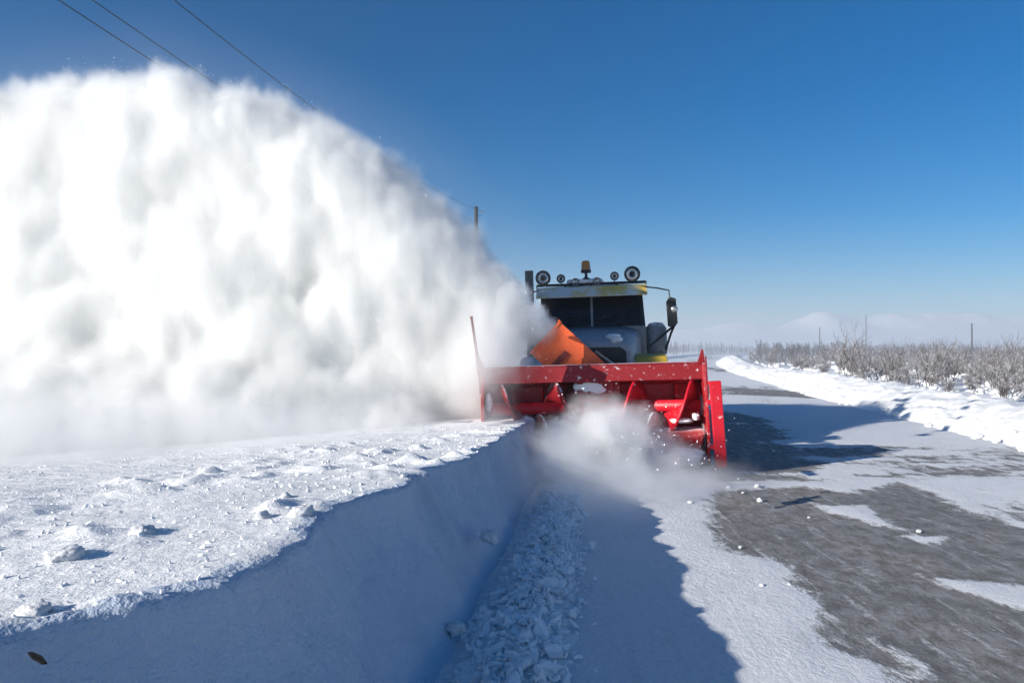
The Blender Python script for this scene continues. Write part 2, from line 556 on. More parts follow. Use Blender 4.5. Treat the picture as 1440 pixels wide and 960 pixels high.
near_rough = sstep(3.2, 1.0, D)
Z = Z + topm * (0.05 * fbm(U * 0.7, V * 0.7, octaves=3, seed=33) + 0.075 * clod * (0.4 + near_rough) + 0.010 * fine * (0.5 + 1.0 * sstep(0.5, 2.5, D)))
facem = (D < 0)
fw = np.where(facem, np.sin(np.clip(-D, 0, 1) * math.pi), 0)
U = U + fw * (0.06 * fbm(V * 1.2, Z * 1.4, octaves=3, seed=41) + 0.035 * fbm(V * 4, Z * 5, octaves=4, seed=42, gain=0.6) + 0.02 * np.clip(fbm(V * 11, Z * 11, octaves=2, seed=43) - 0.15, 0, 1))
X, Y = uv2xy(U, V)
bank = np_mesh('snowbank', np.stack([X, Y, Z], -1).reshape(-1, 3), grid_faces(*U.shape), 'snow_crust')
bank.data.materials.append(M['snow_cut_shade'])  # shade-tinted snow for the face, from about the lip down
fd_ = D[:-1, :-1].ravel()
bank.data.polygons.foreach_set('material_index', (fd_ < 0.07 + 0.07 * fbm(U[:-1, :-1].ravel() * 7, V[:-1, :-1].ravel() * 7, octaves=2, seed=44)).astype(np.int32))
tag(bank, 'deep snowbank left of the road with a steep cut face in blue shadow', 'snowbank', kind='structure')
TOPD = (U, V, Z, D)

# ------------------------------------------------------------------ setting: right snowbank
vv = nonuni([(-3, 10, 0.3), (10, 34, 0.07), (34, 70, 0.25), (70, 130, 1.0), (130, 300, 6)])
ss = nonuni([(0, 2.9, 0.055)])
S, V = np.meshgrid(ss, vv)
base = 6.30 + 0.22 * fbm(V * 0.35, V * 0, octaves=3, seed=51) - 0.9 * sstep(14.5, 11.0, V) * 0
U = base + S
prof = np.interp(S, [0, 0.25, 0.9, 1.5, 2.1, 2.9], [-0.03, 0.14, 0.50, 0.64, 0.52, 0.24])
env = sstep(0, 0.35, S) * sstep(2.9, 2.3, S)
prof = prof * (1 + 0.22 * fbm(V * 0.12, S * 0, octaves=2, seed=55) + 0.5 * np.exp(-((V - 74) / 7.0) ** 2))
Z = prof + env * (0.07 * fbm(U * 1.1, V * 0.5, octaves=3, seed=52) + 0.10 * np.clip(fbm(U * 3.2, V * 3.2, octaves=3, seed=53), -0.1, 1) + 0.05 * fbm(U * 9, V * 9, octaves=2, seed=54) * sstep(1.5, 0.4, S))
U = U + 0.10 * fbm(U * 2.5, V * 2.5, octaves=2, seed=56) * sstep(1.2, 0.0, S)
X, Y = uv2xy(U, V)
rb = np_mesh('snowbank', np.stack([X, Y, Z], -1).reshape(-1, 3), grid_faces(*U.shape), 'snow_crust')
tag(rb, 'long lumpy sunlit snowbank along the far side of the road', 'snowbank', kind='structure')

# ------------------------------------------------------------------ setting: distant mountains
mu = np.linspace(-500, 1000, 300)
mt = np.linspace(0, 1, 30)
MU, MT = np.meshgrid(mu, mt)
def peak(x, c, w, h):
    return h * np.exp(-np.abs((x - c) / w) ** 1.7)
ridge = peak(mu, 262, 60, 19) + peak(mu, 345, 40, 20) + peak(mu, 425, 75, 23) + peak(mu, 525, 90, 24) + peak(mu, 180, 70, 10) + peak(mu, 700, 120, 26) + peak(mu, -120, 140, 22)
ridge = ridge + 8 + 3.5 * fbm(mu / 26, mu * 0, octaves=4, seed=61)
hz = np.maximum(ridge[None, :] * np.where(MT < 0.6, (MT / 0.6) ** 1.2, 1 - 0.6 * (MT - 0.6)), 0) * (1 + 0.12 * fbm(MU / 32, MT * 6, octaves=4, seed=62)) - 2 * (MT == 0)
mountains = np_mesh('mountains', np.stack([MU, 690 + 230 * MT, hz], -1).reshape(-1, 3), grid_faces(*MU.shape), snow_mat('mountain_snow', (0.62, 0.64, 0.66), s1=0.1, s2=0.5, d1=1.5, d2=0.4))
tag(mountains, 'white snowy hills on the horizon fading into low haze', 'mountains', kind='structure')

# ================================================================== the snow blower truck
T_YAW = R(-6.5)
truck = empty('snow_blower_truck', (1.13, 10.06, 0.015), (0, R(-1.7), T_YAW))
tag(truck, 'grey truck pushing a wide red snow blower with orange chute towards the viewer', 'truck')

# --- blower housing
h = MB()
h.prism([(-1.51, 0.50, 1.20), (-1.51, 0.50, 1.42), (-1.51, 1.05, 1.42), (-1.51, 1.05, 1.12), (-1.51, 0.86, 1.12)], (3.02, 0, 0))   # box beam on top
housing = h.build('blower_housing', 'red', truck, 0.012)
b = MB(); b.box((0, 1.02, 0.60), (3.02, 0.05, 1.03)); b.build('back_sheet', 'red_bright', housing)
b = MB(); b.box((0, 0.36, 1.31), (3.08, 0.035, 0.23), Matrix.Rotation(R(-14), 3, 'X'))
b.build('front_panel', 'red_worn', housing, 0.008)
b = MB(); b.box((0, 0.46, 1.432), (3.10, 0.20, 0.022)); b.box((0, 0.72, 1.428), (3.0, 0.30, 0.012))
b.build('top_rail', 'red_worn', housing, 0.005)
b = MB()
prof = [(0.12, 0.03), (0.02, 0.45), (0.10, 1.0), (0.30, 1.42), (1.05, 1.42), (1.05, 0.03)]
b.prism([(-1.56, y, z) for y, z in prof], (0.045, 0, 0))
b.build('side_plate', 'red_worn', housing, 0.008)
b = MB()
b.prism([(1.505, y, z) for y, z in prof], (0.045, 0, 0))
b.build('side_plate', 'red', housing, 0.008)
# upright cutter on the right-hand side
b = MB()
q = Matrix.Rotation(R(-2.2), 3, 'Y')
b.box((1.645, -0.02, 0.60), (0.15, 0.07, 1.13), q); b.box((1.715, 0.10, 0.60), (0.02, 0.26, 1.10), q)
b.box((1.62, 0.02, 1.16), (0.16, 0.14, 0.05), q); b.box((1.61, 0.08, 0.30), (0.12, 0.10, 0.06)); b.box((1.58, 0.08, 0.9), (0.12, 0.10, 0.06))
o = b.build('side_cutter', 'red_bright', housing, 0.008)
b = MB()
b.prism([(1.44, 0.30, 1.42), (1.55, 0.30, 1.42), (1.53, 0.30, 1.60), (1.51, 0.30, 1.62)], (0, 0.03, 0))
b.prism([(1.535, 0.16, 0.95), (1.565, 0.16, 0.95), (1.55, 0.16, 1.52), (1.535, 0.16, 1.52)], (0, 0.05, 0))
b.build('upright_fin', 'red_worn', housing, 0.004)
# marker pole at the left
b = MB(); b.prism([(-1.60, 0.30, 1.05), (-1.44, 0.30, 1.40), (-1.52, 0.30, 1.43), (-1.60, 0.30, 1.60), (-1.635, 0.30, 1.60)], (0, 0.03, 0))
b.build('marker_bracket', 'rust_red', housing, 0.004)
b = MB(); b.tube([(-1.60, 0.30, 1.35), (-1.635, 0.30, 1.7), (-1.69, 0.30, 2.16)], [0.03, 0.022, 0.017], 10)
b.lathe([(0.0, 0.03), (0.022, 0.02), (0.024, 0.0), (0.0, -0.01)], (-1.69, 0.30, 2.15), n=12)
b.build('marker_pole', 'rust_red', housing)
b = MB(); b.box((0, 0.18, 0.075), (3.04, 0.30, 0.03), Matrix.Rotation(R(12), 3, 'X')); b.box((0, 0.6, 0.03), (3.04, 0.6, 0.03))
b.build('cutting_edge', 'steel', housing, 0.004)
for sx in (-1, 1):
    b = MB()
    b.prism([(sx * 1.40, -0.12, 0.10), (sx * 1.40, 0.35, 0.02), (sx * 1.40, 0.95, 0.02), (sx * 1.40, 0.95, 0.16), (sx * 1.40, 0.0, 0.20)], (sx * 0.09, 0, 0))
    b.build('skid_shoe', 'steel', housing, 0.006)
# inner bracing behind the augers
b = MB()
for x in (-1.2, -0.75, 0.75, 1.2):
    b.prism([(x - 0.02, 0.99, 0.1), (x - 0.02, 0.99, 1.12), (x - 0.02, 0.78, 1.12), (x - 0.02, 0.9, 0.7), (x - 0.02, 0.9, 0.1)], (0.04, 0, 0))
b.box((0, 0.93, 0.62), (2.95, 0.10, 0.09))
b.build('inner_rib', 'red_bright', housing, 0.006)

# --- augers: tube with left and right handed flights
def flight(mb, x0, x1, turns, r0, r1, y, z, ph, n=70):
    for half in (1,):
        vs, fs = [], []
        for i in range(n + 1):
            t = i / n
            a = ph + turns * 2 * math.pi * t
            x = x0 + (x1 - x0) * t
            for dx in (-0.018, 0.018):
                for r in (r0, r1):
                    vs.append((x + dx, y + r * math.cos(a), z + r * math.sin(a)))
        for i in range(n):
            k = 4 * i
            fs += [(k, k + 4, k + 5, k + 1), (k + 2, k + 3, k + 7, k + 6), (k + 1, k + 5, k + 7, k + 3), (k, k + 2, k + 6, k + 4)]
        mb.add(vs, fs, True)
for (y, z, r1, r0, ph, m) in ((0.46, 0.83, 0.38, 0.085, 0.4, 'red_bright'), (0.38, 0.39, 0.37, 0.15, 2.2, 'red')):
    b = MB()
    b.tube([(-1.50, y, z), (1.50, y, z)], r0, 20)
    auger = b.build('auger', m, truck)
    for sx, mm, dp in ((-1, 'red_dark', 0.0), (1, m, 0.6)):
        b = MB(); flight(b, sx * 1.47, sx * 0.22, 1.6, r0 * 0.9, r1, y, z, ph + dp)
        b.build('auger_flight', mm, auger)
    p = MB()
    for k in range(4):
        a = ph + k * math.pi / 2
        q = Matrix.Rotation(-a, 3, 'X')
        p.box(Vector((0, y, z)) + q @ Vector((0, 0.19, 0)), (0.44, 0.24, 0.022), q)
    p.build('paddle', 'red_bright', auger, 0.004)
    for sx in (-1, 1):
        e = MB(); e.lathe([(0, 0), (r0 + 0.06, 0), (r0 + 0.06, 0.03), (0, 0.03)], (sx * 1.50 - 0.015, y, z), (1, 0, 0), 18)
        e.build('bearing', 'steel', auger)
# --- impeller mouth in the middle of the back sheet
b = MB()
b.lathe([(0.50, 0.0), (0.52, 0.0), (0.52, 0.16), (0.47, 0.16), (0.47, 0.0), (0.50, 0.0)], (0.0, 0.99, 0.72), (0, -1, 0), 32)
b.lathe([(0.0, 0.10), (0.12, 0.08), (0.13, 0.0)], (0.0, 0.99, 0.72), (0, -1, 0), 20)
for k in range(6):
    q = Matrix.Rotation(k * math.pi / 3 + 0.3, 3, 'Y')
    b.box(Vector((0, 0.93, 0.72)) + q @ Vector((0.28, 0, 0)), (0.36, 0.12, 0.02), q)
b.build('impeller', 'rust_red', truck)
b = MB()
b.box((0.03, 0.56, 1.12), (0.52, 0.30, 0.26)); b.box((0.30, 0.60, 1.10), (0.16, 0.22, 0.20))
b.build('gearbox', 'red_worn', truck, 0.02)

# --- caked snow stuck inside the blower
iv, if_ = ico(4)
def blob(seed, sc, amp=0.35, fr=1.6, fine=0.22):
    d = iv * (1 + amp * fbm(iv[:, 0] * fr + seed, iv[:, 1] * fr, iv[:, 2] * fr, 4, seed=int(seed))[:, None] + fine * fbm(iv[:, 0] * 6 + seed, iv[:, 1] * 6, iv[:, 2] * 6, 3, seed=int(seed) + 3)[:, None])
    return d * np.array(sc)
def add_blob(mb, seed, c, sc, amp=0.35, fr=1.6, fine=0.22):
    mb.add([tuple(p) for p in blob(seed, sc, amp, fr, fine) + np.array(c)], [tuple(int(i) for i in f) for f in if_], True)
b = MB()
for i, (c, sc) in enumerate([((-0.02, 0.43, 1.11), (0.24, 0.03, 0.11)),
                             ((1.38, 0.16, 0.70), (0.05, 0.10, 0.05)), ((1.20, 0.26, 0.64), (0.15, 0.12, 0.035)),
                             ((1.22, 0.05, 0.17), (0.26, 0.14, 0.12)), ((-1.47, 0.28, 0.95), (0.05, 0.10, 0.12)), ((-0.95, 0.40, 0.62), (0.13, 0.13, 0.1))]):
    b = MB(); add_blob(b, i * 7 + 1, c, sc)
    b.build('caked_snow', 'snow', truck)

# --- orange discharge chute, tilted up to the left
ch_dir = Vector((-0.705, -0.05, 0.705)).normalized()
ch_n = Vector((0.705, 0, 0.705)).normalized()
c0 = Vector((-0.02, 1.42, 1.17))
W, DEP = 0.66, 0.40
b = MB()
loops = []
for L, k in ((0.0, 1.0), (0.55, 1.0), (0.98, 0.97)):
    cc = c0 + ch_dir * L
    loops.append([cc + ch_n * (W / 2 * k * sx) + Vector((0, DEP / 2 * k * sy, 0)) for sx, sy in ((-1, -1), (1, -1), (1, 1), (-1, 1))])
vs = [p for l in loops for p in l]
b.add(vs, [(i * 4 + j, i * 4 + (j + 1) % 4, (i + 1) * 4 + (j + 1) % 4, (i + 1) * 4 + j) for i in range(2) for j in range(4)])
chute = b.build('chute', 'orange', truck)
sm = chute.modifiers.new('sheet', 'SOLIDIFY'); sm.thickness = 0.015; sm.offset = 0
q = Matrix((ch_n, Vector((0, 1, 0)), ch_dir)).transposed()
b = MB()
b.box(c0 + ch_dir * 0.58 + ch_n * -0.16 + Vector((0, -DEP / 2 - 0.03, 0)), (0.44, 0.035, 0.08), q)
b.build('chute_hinge', 'rust_red', chute, 0.006)
b = MB()
b.box(c0 + ch_dir * 0.985 + ch_n * (W / 2), (0.03, DEP + 0.02, 0.05), q); b.box(c0 + ch_dir * 0.965 + Vector((0, -DEP / 2 - 0.012, 0)), (W, 0.014, 0.04), q)
b.build('chute_rim', 'orange', chute, 0.004)
b = MB(); b.lathe([(0.36, 0.0), (0.36, 0.45), (0.30, 0.5)], (0.05, 1.42, 0.85), n=24)
b.build('chute_base', 'rust_red', chute)
b = MB(); b.tube([(0.5, 1.5, 1.15), (0.38, 1.45, 1.36), (0.05, 1.32, 1.62)], 0.025, 8)
b.build('chute_ram', 'steel', chute)

# --- chassis, push frame, wheels
b = MB()
for sx in (-0.42, 0.42):
    b.box((sx, 5.2, 0.88), (0.09, 6.6, 0.22))
for y in (2.1, 3.6, 5.4, 7.2, 8.4):
    b.box((0, y, 0.88), (0.75, 0.12, 0.16))
b.build('chassis', 'black', truck, 0.01)
for sx in (-0.55, 0.55):
    b = MB()
    b.tube([(sx, 1.05, 0.45), (sx * 0.9, 2.2, 0.72)], 0.06, 10); b.tube([(sx, 1.05, 1.0), (sx * 0.9, 2.1, 0.86)], 0.045, 10)
    b.build('push_arm', 'rust_red', truck)
b = MB()
b.box((0, 2.05, 1.02), (2.15, 0.14, 0.30)); b.box((-1.0, 2.16, 1.04), (0.18, 0.3, 0.26)); b.box((1.0, 2.16, 1.04), (0.18, 0.3, 0.26))
bumper = b.build('bumper', 'cab', truck, 0.02)
for sx in (-0.82, 0.82):
    b = MB(); b.lathe([(0.0, 0.05), (0.085, 0.035), (0.10, 0.0), (0.10, -0.08), (0, -0.08)], (sx, 1.97, 1.27), (0, -1, 0), 20)
    b.build('headlight', 'lamp', truck)

def wheel(x, y):
    w = empty('wheel', (0, 0, 0)); w.parent = truck; w.location = (x, y, 0.60)
    sx = 1 if x > 0 else -1
    b = MB()
    b.lathe([(0.30, -0.17), (0.42, -0.20), (0.55, -0.19), (0.60, -0.13), (0.605, 0.0), (0.60, 0.13), (0.55, 0.19), (0.42, 0.20), (0.30, 0.17), (0.30, -0.17)], axis=(sx, 0, 0), n=36)
    for k in range(24):
        q = Matrix.Rotation(k * math.pi / 12, 3, 'X')
        b.box(q @ Vector((sx * (0.07 if k % 2 else -0.07), 0, 0.60)), (0.20, 0.06, 0.045), q)
    b.build('tyre', 'rubber', w)
    b = MB()
    b.lathe([(0.0, 0.05), (0.10, 0.08), (0.12, 0.04), (0.24, 0.02), (0.27, 0.15), (0.31, 0.17), (0.31, 0.10), (0.31, -0.17)], axis=(sx, 0, 0), n=28)
    b.build('rim', 'cab', w)
for y in (3.05, 6.7, 8.0):
    for x in (-0.98, 0.98):
        wheel(x, y)

# --- bonnet, grille, fenders
def hood_loop(y, hw, zt, zb, sh):
    pts = [(-hw, zb), (-hw, zt - sh), (-hw * 0.93, zt - sh * 0.35), (-hw * 0.70, zt), (0, zt + 0.02), (hw * 0.70, zt), (hw * 0.93, zt - sh * 0.35), (hw, zt - sh), (hw, zb)]
    return [Vector((x, y, z)) for x, z in pts]
b = MB()
b.loft([hood_loop(2.30, 0.62, 1.70, 1.15, 0.10), hood_loop(2.42, 0.68, 1.80, 1.12, 0.14), hood_loop(3.3, 0.80, 1.96, 1.10, 0.18), hood_loop(4.16, 0.93, 2.07, 1.10, 0.18)])
bonnet = b.build('bonnet', 'hood', truck)
b = MB(); b.prism([(-0.56, 2.285, 1.18), (0.56, 2.285, 1.18), (0.56, 2.285, 1.60), (0.46, 2.285, 1.68), (-0.46, 2.285, 1.68), (-0.56, 2.285, 1.60)], (0, -0.015, 0))
grille = b.build('grille', 'black', truck, 0.01)
b = MB()
for k in range(7):
    b.box((0, 2.262, 1.24 + 0.065 * k), (1.04, 0.02, 0.018))
for x in (-0.28, 0.0, 0.28):
    b.box((x, 2.257, 1.43), (0.03, 0.02, 0.46))
b.build('grille_bar', 'black', grille)
b = MB(); add_blob(b, 91, (0.36, 2.62, 1.86), (0.13, 0.20, 0.05), 0.4, 2.0); add_blob(b, 92, (0.40, 2.47, 1.80), (0.11, 0.14, 0.07), 0.4, 2.0)
b.build('caked_snow', 'snow', bonnet)
for sx in (-1, 1):
    b = MB()
    arc = [(2.30, 1.22), (2.36, 1.38), (2.60, 1.50), (3.05, 1.55), (3.5, 1.50), (3.78, 1.32), (3.85, 1.10)]
    inn = [(y + (3.05 - y) * 0.06, z - 0.05) for y, z in arc][::-1]
    x0 = 0.72 * sx
    b.prism([(x0, y, z) for y, z in arc + inn], (0.53 * sx, 0, 0))
    b.build('fender', 'yellow_fender' if sx > 0 else 'cab', truck, 0.015)
b = MB()
b.lathe([(0.0, 0.62), (0.13, 0.60), (0.20, 0.50), (0.21, 0.10), (0.19, 0.0), (0.0, 0.0)], (1.22, 4.35, 1.52), n=24)
b.lathe([(0.06, 0.0), (0.06, -0.35)], (1.22, 4.35, 1.54), n=12)
b.build('air_filter', 'cab', truck)
b = MB(); b.box((1.12, 4.9, 0.95), (0.32, 0.7, 0.05)); b.box((1.12, 4.9, 0.65), (0.32, 0.6, 0.04))
b.build('running_board', 'yellow', truck, 0.01)
b = MB(); b.box((-1.12, 4.9, 0.95), (0.32, 0.7, 0.05)); b.box((-1.12, 4.9, 0.65), (0.32, 0.6, 0.04))
b.build('running_board', 'yellow', truck, 0.01)

# --- cab
b = MB()
b.prism([(-1.02, y, z) for y, z in ((4.12, 1.15), (4.12, 2.08), (5.95, 2.08), (5.95, 1.15))], (2.04, 0, 0))
cab = b.build('cab', 'cab', truck, 0.04)
for sx in (-1, 1):                                             # pillars and rear wall
    b = MB()
    b.prism([(sx * 1.01, 4.14, 2.06), (sx * 1.01, 4.22, 2.06), (sx * 0.985, 4.50, 2.74), (sx * 0.985, 4.42, 2.74)], (-0.08 * sx, 0, 0))
    b.build('cab_pillar', 'black', cab, 0.006); b = MB()
    b.prism([(sx * 1.01, 5.15, 2.06), (sx * 1.01, 5.23, 2.06), (sx * 0.985, 5.23, 2.74), (sx * 0.985, 5.15, 2.74)], (-0.06 * sx, 0, 0))
    b.build('cab_pillar', 'black', cab, 0.006); b = MB()
    b.prism([(sx * 1.01, 5.85, 2.06), (sx * 1.01, 5.95, 2.06), (sx * 0.985, 5.95, 2.74), (sx * 0.985, 5.85, 2.74)], (-0.08 * sx, 0, 0))
    b.build('cab_pillar', 'black', cab, 0.006)
b = MB(); b.prism([(-0.93, 5.93, 2.06), (0.93, 5.93, 2.06), (0.91, 5.93, 2.74), (-0.91, 5.93, 2.74)], (0, -0.03, 0))
b.build('rear_wall', 'black', cab, 0.006)
b = MB()
b.prism([(-0.022, 4.135, 2.06), (0.022, 4.135, 2.06), (0.022, 4.41, 2.74), (-0.022, 4.41, 2.74)], (0, 0.03, 0))
b.build('windscreen_pillar', 'steel', cab, 0.004)
for sx in (-1, 1):
    b = MB()
    b.prism([(sx * 0.025, 4.15, 2.075), (sx * 0.935, 4.15, 2.075), (sx * 0.91, 4.425, 2.735), (sx * 0.025, 4.425, 2.735)], (0, 0.012, 0))
    b.build('windscreen', 'glass', cab)
    b = MB()
    b.tube([(sx * 0.55, 4.12, 2.08), (sx * 0.50, 4.17, 2.20), (sx * 0.20, 4.215, 2.30)], 0.008, 6)
    b.tube([(sx * 0.52, 4.21, 2.32), (sx * 0.02 + sx * 0.05, 4.175, 2.22)], 0.010, 6)
    b.build('wiper', 'black', cab)
    b = MB()
    b.box((sx * 1.032, 4.72, 1.64), (0.03, 0.95, 0.84))
    door = b.build('cab_door', 'cab', truck, 0.015)
    b = MB(); b.box((sx * 1.06, 5.05, 1.92), (0.03, 0.16, 0.035)); b.build('handle', 'black', door, 0.006)
    b = MB(); b.prism([(sx * 0.995, 4.24, 2.08), (sx * 0.995, 5.15, 2.08), (sx * 0.975, 5.15, 2.73), (sx * 0.975, 4.51, 2.73)], (-0.01 * sx, 0, 0))
    b.build('side_window', 'glass', door)
    b = MB(); b.prism([(sx * 0.995, 5.23, 2.08), (sx * 0.995, 5.85, 2.08), (sx * 0.975, 5.85, 2.73), (sx * 0.975, 5.23, 2.73)], (-0.01 * sx, 0, 0))
    b.build('side_window', 'glass', cab)
    b = MB(); b.box((sx * 0.5, 5.3, 2.2), (0.5, 0.14, 0.62)); b.box((sx * 0.5, 5.05, 1.98), (0.5, 0.5, 0.12)); b.box((sx * 0.5, 5.34, 2.58), (0.26, 0.10, 0.2))
    b.build('seat', 'seat', cab, 0.04)
b = MB(); b.lathe([(0.19, -0.015), (0.21, 0.0), (0.19, 0.015), (0.175, 0.0), (0.19, -0.015)], (0.5, 4.62, 2.16), (0, -0.5, 0.85), 28)
b.build('steering_wheel', 'black', cab)
def roof_loop(y, hw, zt, zb):
    return [Vector((x, y, z)) for x, z in ((-hw, zb), (-hw, zt - 0.07), (-hw + 0.10, zt - 0.01), (0, zt + 0.02), (hw - 0.10, zt - 0.01), (hw, zt - 0.07), (hw, zb))]
b = MB(); b.loft([roof_loop(4.36, 1.02, 2.86, 2.735), roof_loop(4.55, 1.03, 2.91, 2.735), roof_loop(5.5, 1.03, 2.92, 2.735), roof_loop(5.98, 1.01, 2.87, 2.735)])
b.build('roof', 'cab', cab)
b = MB()
b.prism([(-1.06, 4.10, 2.655), (-1.06, 4.08, 2.675), (-1.06, 4.34, 2.88), (-1.06, 4.37, 2.86), (-1.06, 4.37, 2.74)], (2.12, 0, 0))
b.build('sun_visor', 'yellow', truck, 0.006)

# roof rack with lamps, horn cluster, beacon
b = MB()
b.tube([(-1.06, 4.42, 2.935), (1.06, 4.42, 2.935)], 0.022, 8); b.tube([(-1.06, 4.75, 2.95), (1.06, 4.75, 2.95)], 0.018, 8)
for x in (-1.06, -0.5, 0, 0.5, 1.06):
    b.tube([(x, 4.42, 2.935), (x, 4.75, 2.95)], 0.016, 8); b.tube([(x, 4.42, 2.935), (x, 4.42, 2.84)], 0.014, 6)
b.build('roof_rack', 'black', truck)
def spot(x, z, r, y=4.38):
    b = MB()
    b.lathe([(0.0, -0.13), (r * 0.55, -0.12), (r * 0.95, -0.03), (r, 0.0), (r, 0.035), (r * 0.84, 0.04), (r * 0.80, 0.01)], (x, y, z), (0, -1, 0), 28)
    b.tube([(x, y + 0.05, z - r), (x, y + 0.05, 2.94)], 0.014, 6)
    s = b.build('spot_lamp', 'black', truck)
    b = MB(); b.lathe([(0.0, 0.012), (r * 0.3, 0.010), (r * 0.32, 0.03), (r * 0.62, 0.028), (r * 0.80, 0.010)], (x, y, z), (0, -1, 0), 28)
    b.build('lens', 'lamp', s)
    b = MB(); b.lathe([(0.0, 0.050), (r * 0.26, 0.045), (r * 0.27, 0.02)], (x, y, z), (0, -1, 0), 20)
    b.build('bulb_cover', 'black', s)
spot(-0.93, 3.075, 0.150); spot(-0.58, 3.05, 0.085); spot(0.46, 3.06, 0.085); spot(0.80, 3.085, 0.155)
b = MB()
for i, x in enumerate((-0.36, -0.24, -0.12, 0.02, 0.14)):
    b = MB(); add_blob(b, 300 + i * 3, (x, 4.50, 2.985), (0.10, 0.12, 0.055), 0.3, 2.0)
    b.build('caked_snow', 'snow', truck)
b = MB(); b.lathe([(0.0, 0.0), (0.10, 0.0), (0.09, 0.05), (0.03, 0.08), (0.025, 0.16), (0.10, 0.17), (0.105, 0.22), (0.0, 0.22)], (-0.09, 4.50, 2.99), n=20)
bc = b.build('beacon', 'black', truck)
b = MB(); b.lathe([(0.092, 0.22), (0.082, 0.36), (0.07, 0.40), (0.0, 0.415)], (-0.09, 4.50, 2.99), n=20)
b.build('beacon_dome', 'amber', bc)
for x in (-0.30, 0.12):
    b = MB(); b.lathe([(0.075, 0.0), (0.055, 0.03), (0.028, 0.12), (0.018, 0.36), (0.03, 0.40), (0, 0.40)], (x, 4.34, 2.975), (0, 1, 0.02), 16)
    b.build('air_horn', 'steel', truck)

# mirror and its bracket at the right
b = MB()
b.prism([(1.42, 4.0, 2.04), (1.40, 4.0, 2.50), (1.46, 4.0, 2.60), (1.58, 4.0, 2.56), (1.60, 4.0, 2.10), (1.54, 4.0, 2.02)], (0, 0.09, 0))
mir = b.build('side_mirror', 'black', truck, 0.02)
b = MB(); b.lathe([(0.0, 0.025), (0.05, 0.02), (0.065, 0.0)], (1.545, 4.0, 2.36), (0, -1, 0), 18)
b.build('round_mirror', 'lamp', mir)
b = MB()
b.tube([(0.99, 4.30, 2.83), (1.25, 4.15, 2.78), (1.46, 4.06, 2.72), (1.47, 4.06, 2.56)], 0.014, 8)
b.build('mirror_arm', 'black', mir); b = MB()
b.tube([(1.02, 4.22, 1.62), (1.30, 4.12, 1.86), (1.53, 4.06, 2.05)], 0.022, 8)
b.tube([(1.38, 4.22, 1.60), (1.48, 4.10, 1.92), (1.55, 4.06, 2.08)], 0.022, 8)
b.build('mirror_arm', 'black', mir)
b = MB()
b.prism([(-1.60, 4.0, 2.04), (-1.60, 4.0, 2.56), (-1.42, 4.0, 2.56), (-1.42, 4.0, 2.04)], (0, 0.09, 0))
mir = b.build('side_mirror', 'black', truck, 0.02)
b = MB(); b.tube([(-0.99, 4.30, 2.83), (-1.46, 4.06, 2.72), (-1.47, 4.06, 2.56)], 0.014, 8); b.build('mirror_arm', 'black', mir); b = MB(); b.tube([(-1.02, 4.22, 1.72), (-1.53, 4.06, 2.05)], 0.018, 8)
b.build('mirror_arm', 'black', mir)

# exhaust stack, rear engine house
b = MB()
b.tube([(-1.36, 6.15, 1.1), (-1.36, 6.15, 3.42)], 0.095, 18, caps=False); b.tube([(-1.36, 6.15, 1.1), (-1.36, 6.15, 3.38)], 0.08, 18)
b.tube([(-1.36, 6.15, 1.15), (-0.5, 6.15, 1.1)], 0.06, 10)
b.build('exhaust_stack', 'teal', truck)
b = MB()
b.box((0, 7.4, 1.55), (2.2, 2.2, 1.1)); b.box((0, 7.4, 2.13), (2.05, 2.05, 0.06))
eh = b.build('engine_house', 'cab', truck, 0.03)
for sx in (-1, 1):
    b = MB()
    for k in range(8):
        b.box((sx * 1.11, 7.4, 1.25 + 0.09 * k), (0.03, 1.5, 0.05), Matrix.Rotation(R(25 * sx), 3, 'Y'))
    b.build('louvre', 'black', eh)

# ================================================================== utility pole and its wires
V_P = 44.0
pole_u = -9.5
pole = empty('utility_pole', pt(pole_u, V_P, 0.3))
def make_pole(root, ht):
    b = MB(); b.tube([(0, 0, -0.5), (0, 0, ht * 0.5), (0, 0, ht)], [0.16, 0.13, 0.11], 14)
    b.build('pole_shaft', 'wood', root)
    for dx, dz in ((0.36, -0.35), (-0.36, -0.75), (-0.30, -1.15)):
        b = MB(); b.tube([(0.0, 0, ht + dz - 0.18), (dx * 0.8, 0, ht + dz - 0.2), (dx, 0, ht + dz - 0.14), (dx, 0, ht + dz)], 0.014, 6)
        b.build('hook', 'wire', root)
        b = MB(); b.lathe([(0, 0.10), (0.035, 0.09), (0.05, 0.05), (0.04, 0.03), (0.06, 0.0), (0.03, -0.04), (0, -0.04)], (dx, 0, ht + dz), n=14)
        b.build('insulator', 'porcelain', root)
make_pole(pole, 10.0)
tag(pole, 'wooden utility pole whose top rises just above the thrown snow', 'utility pole')
pole_b = empty('utility_pole', pt(pole_u, V_P - 50, 0.3))
make_pole(pole_b, 10.0)
tag(pole_b, 'wooden utility pole standing behind the viewer beside the road', 'utility pole')
lab = ['single dark overhead wire farthest right, nearest the clear sky', 'dark overhead wire, middle one of three above the thrown snow', 'faint dark overhead wire farthest left of three above the snow']
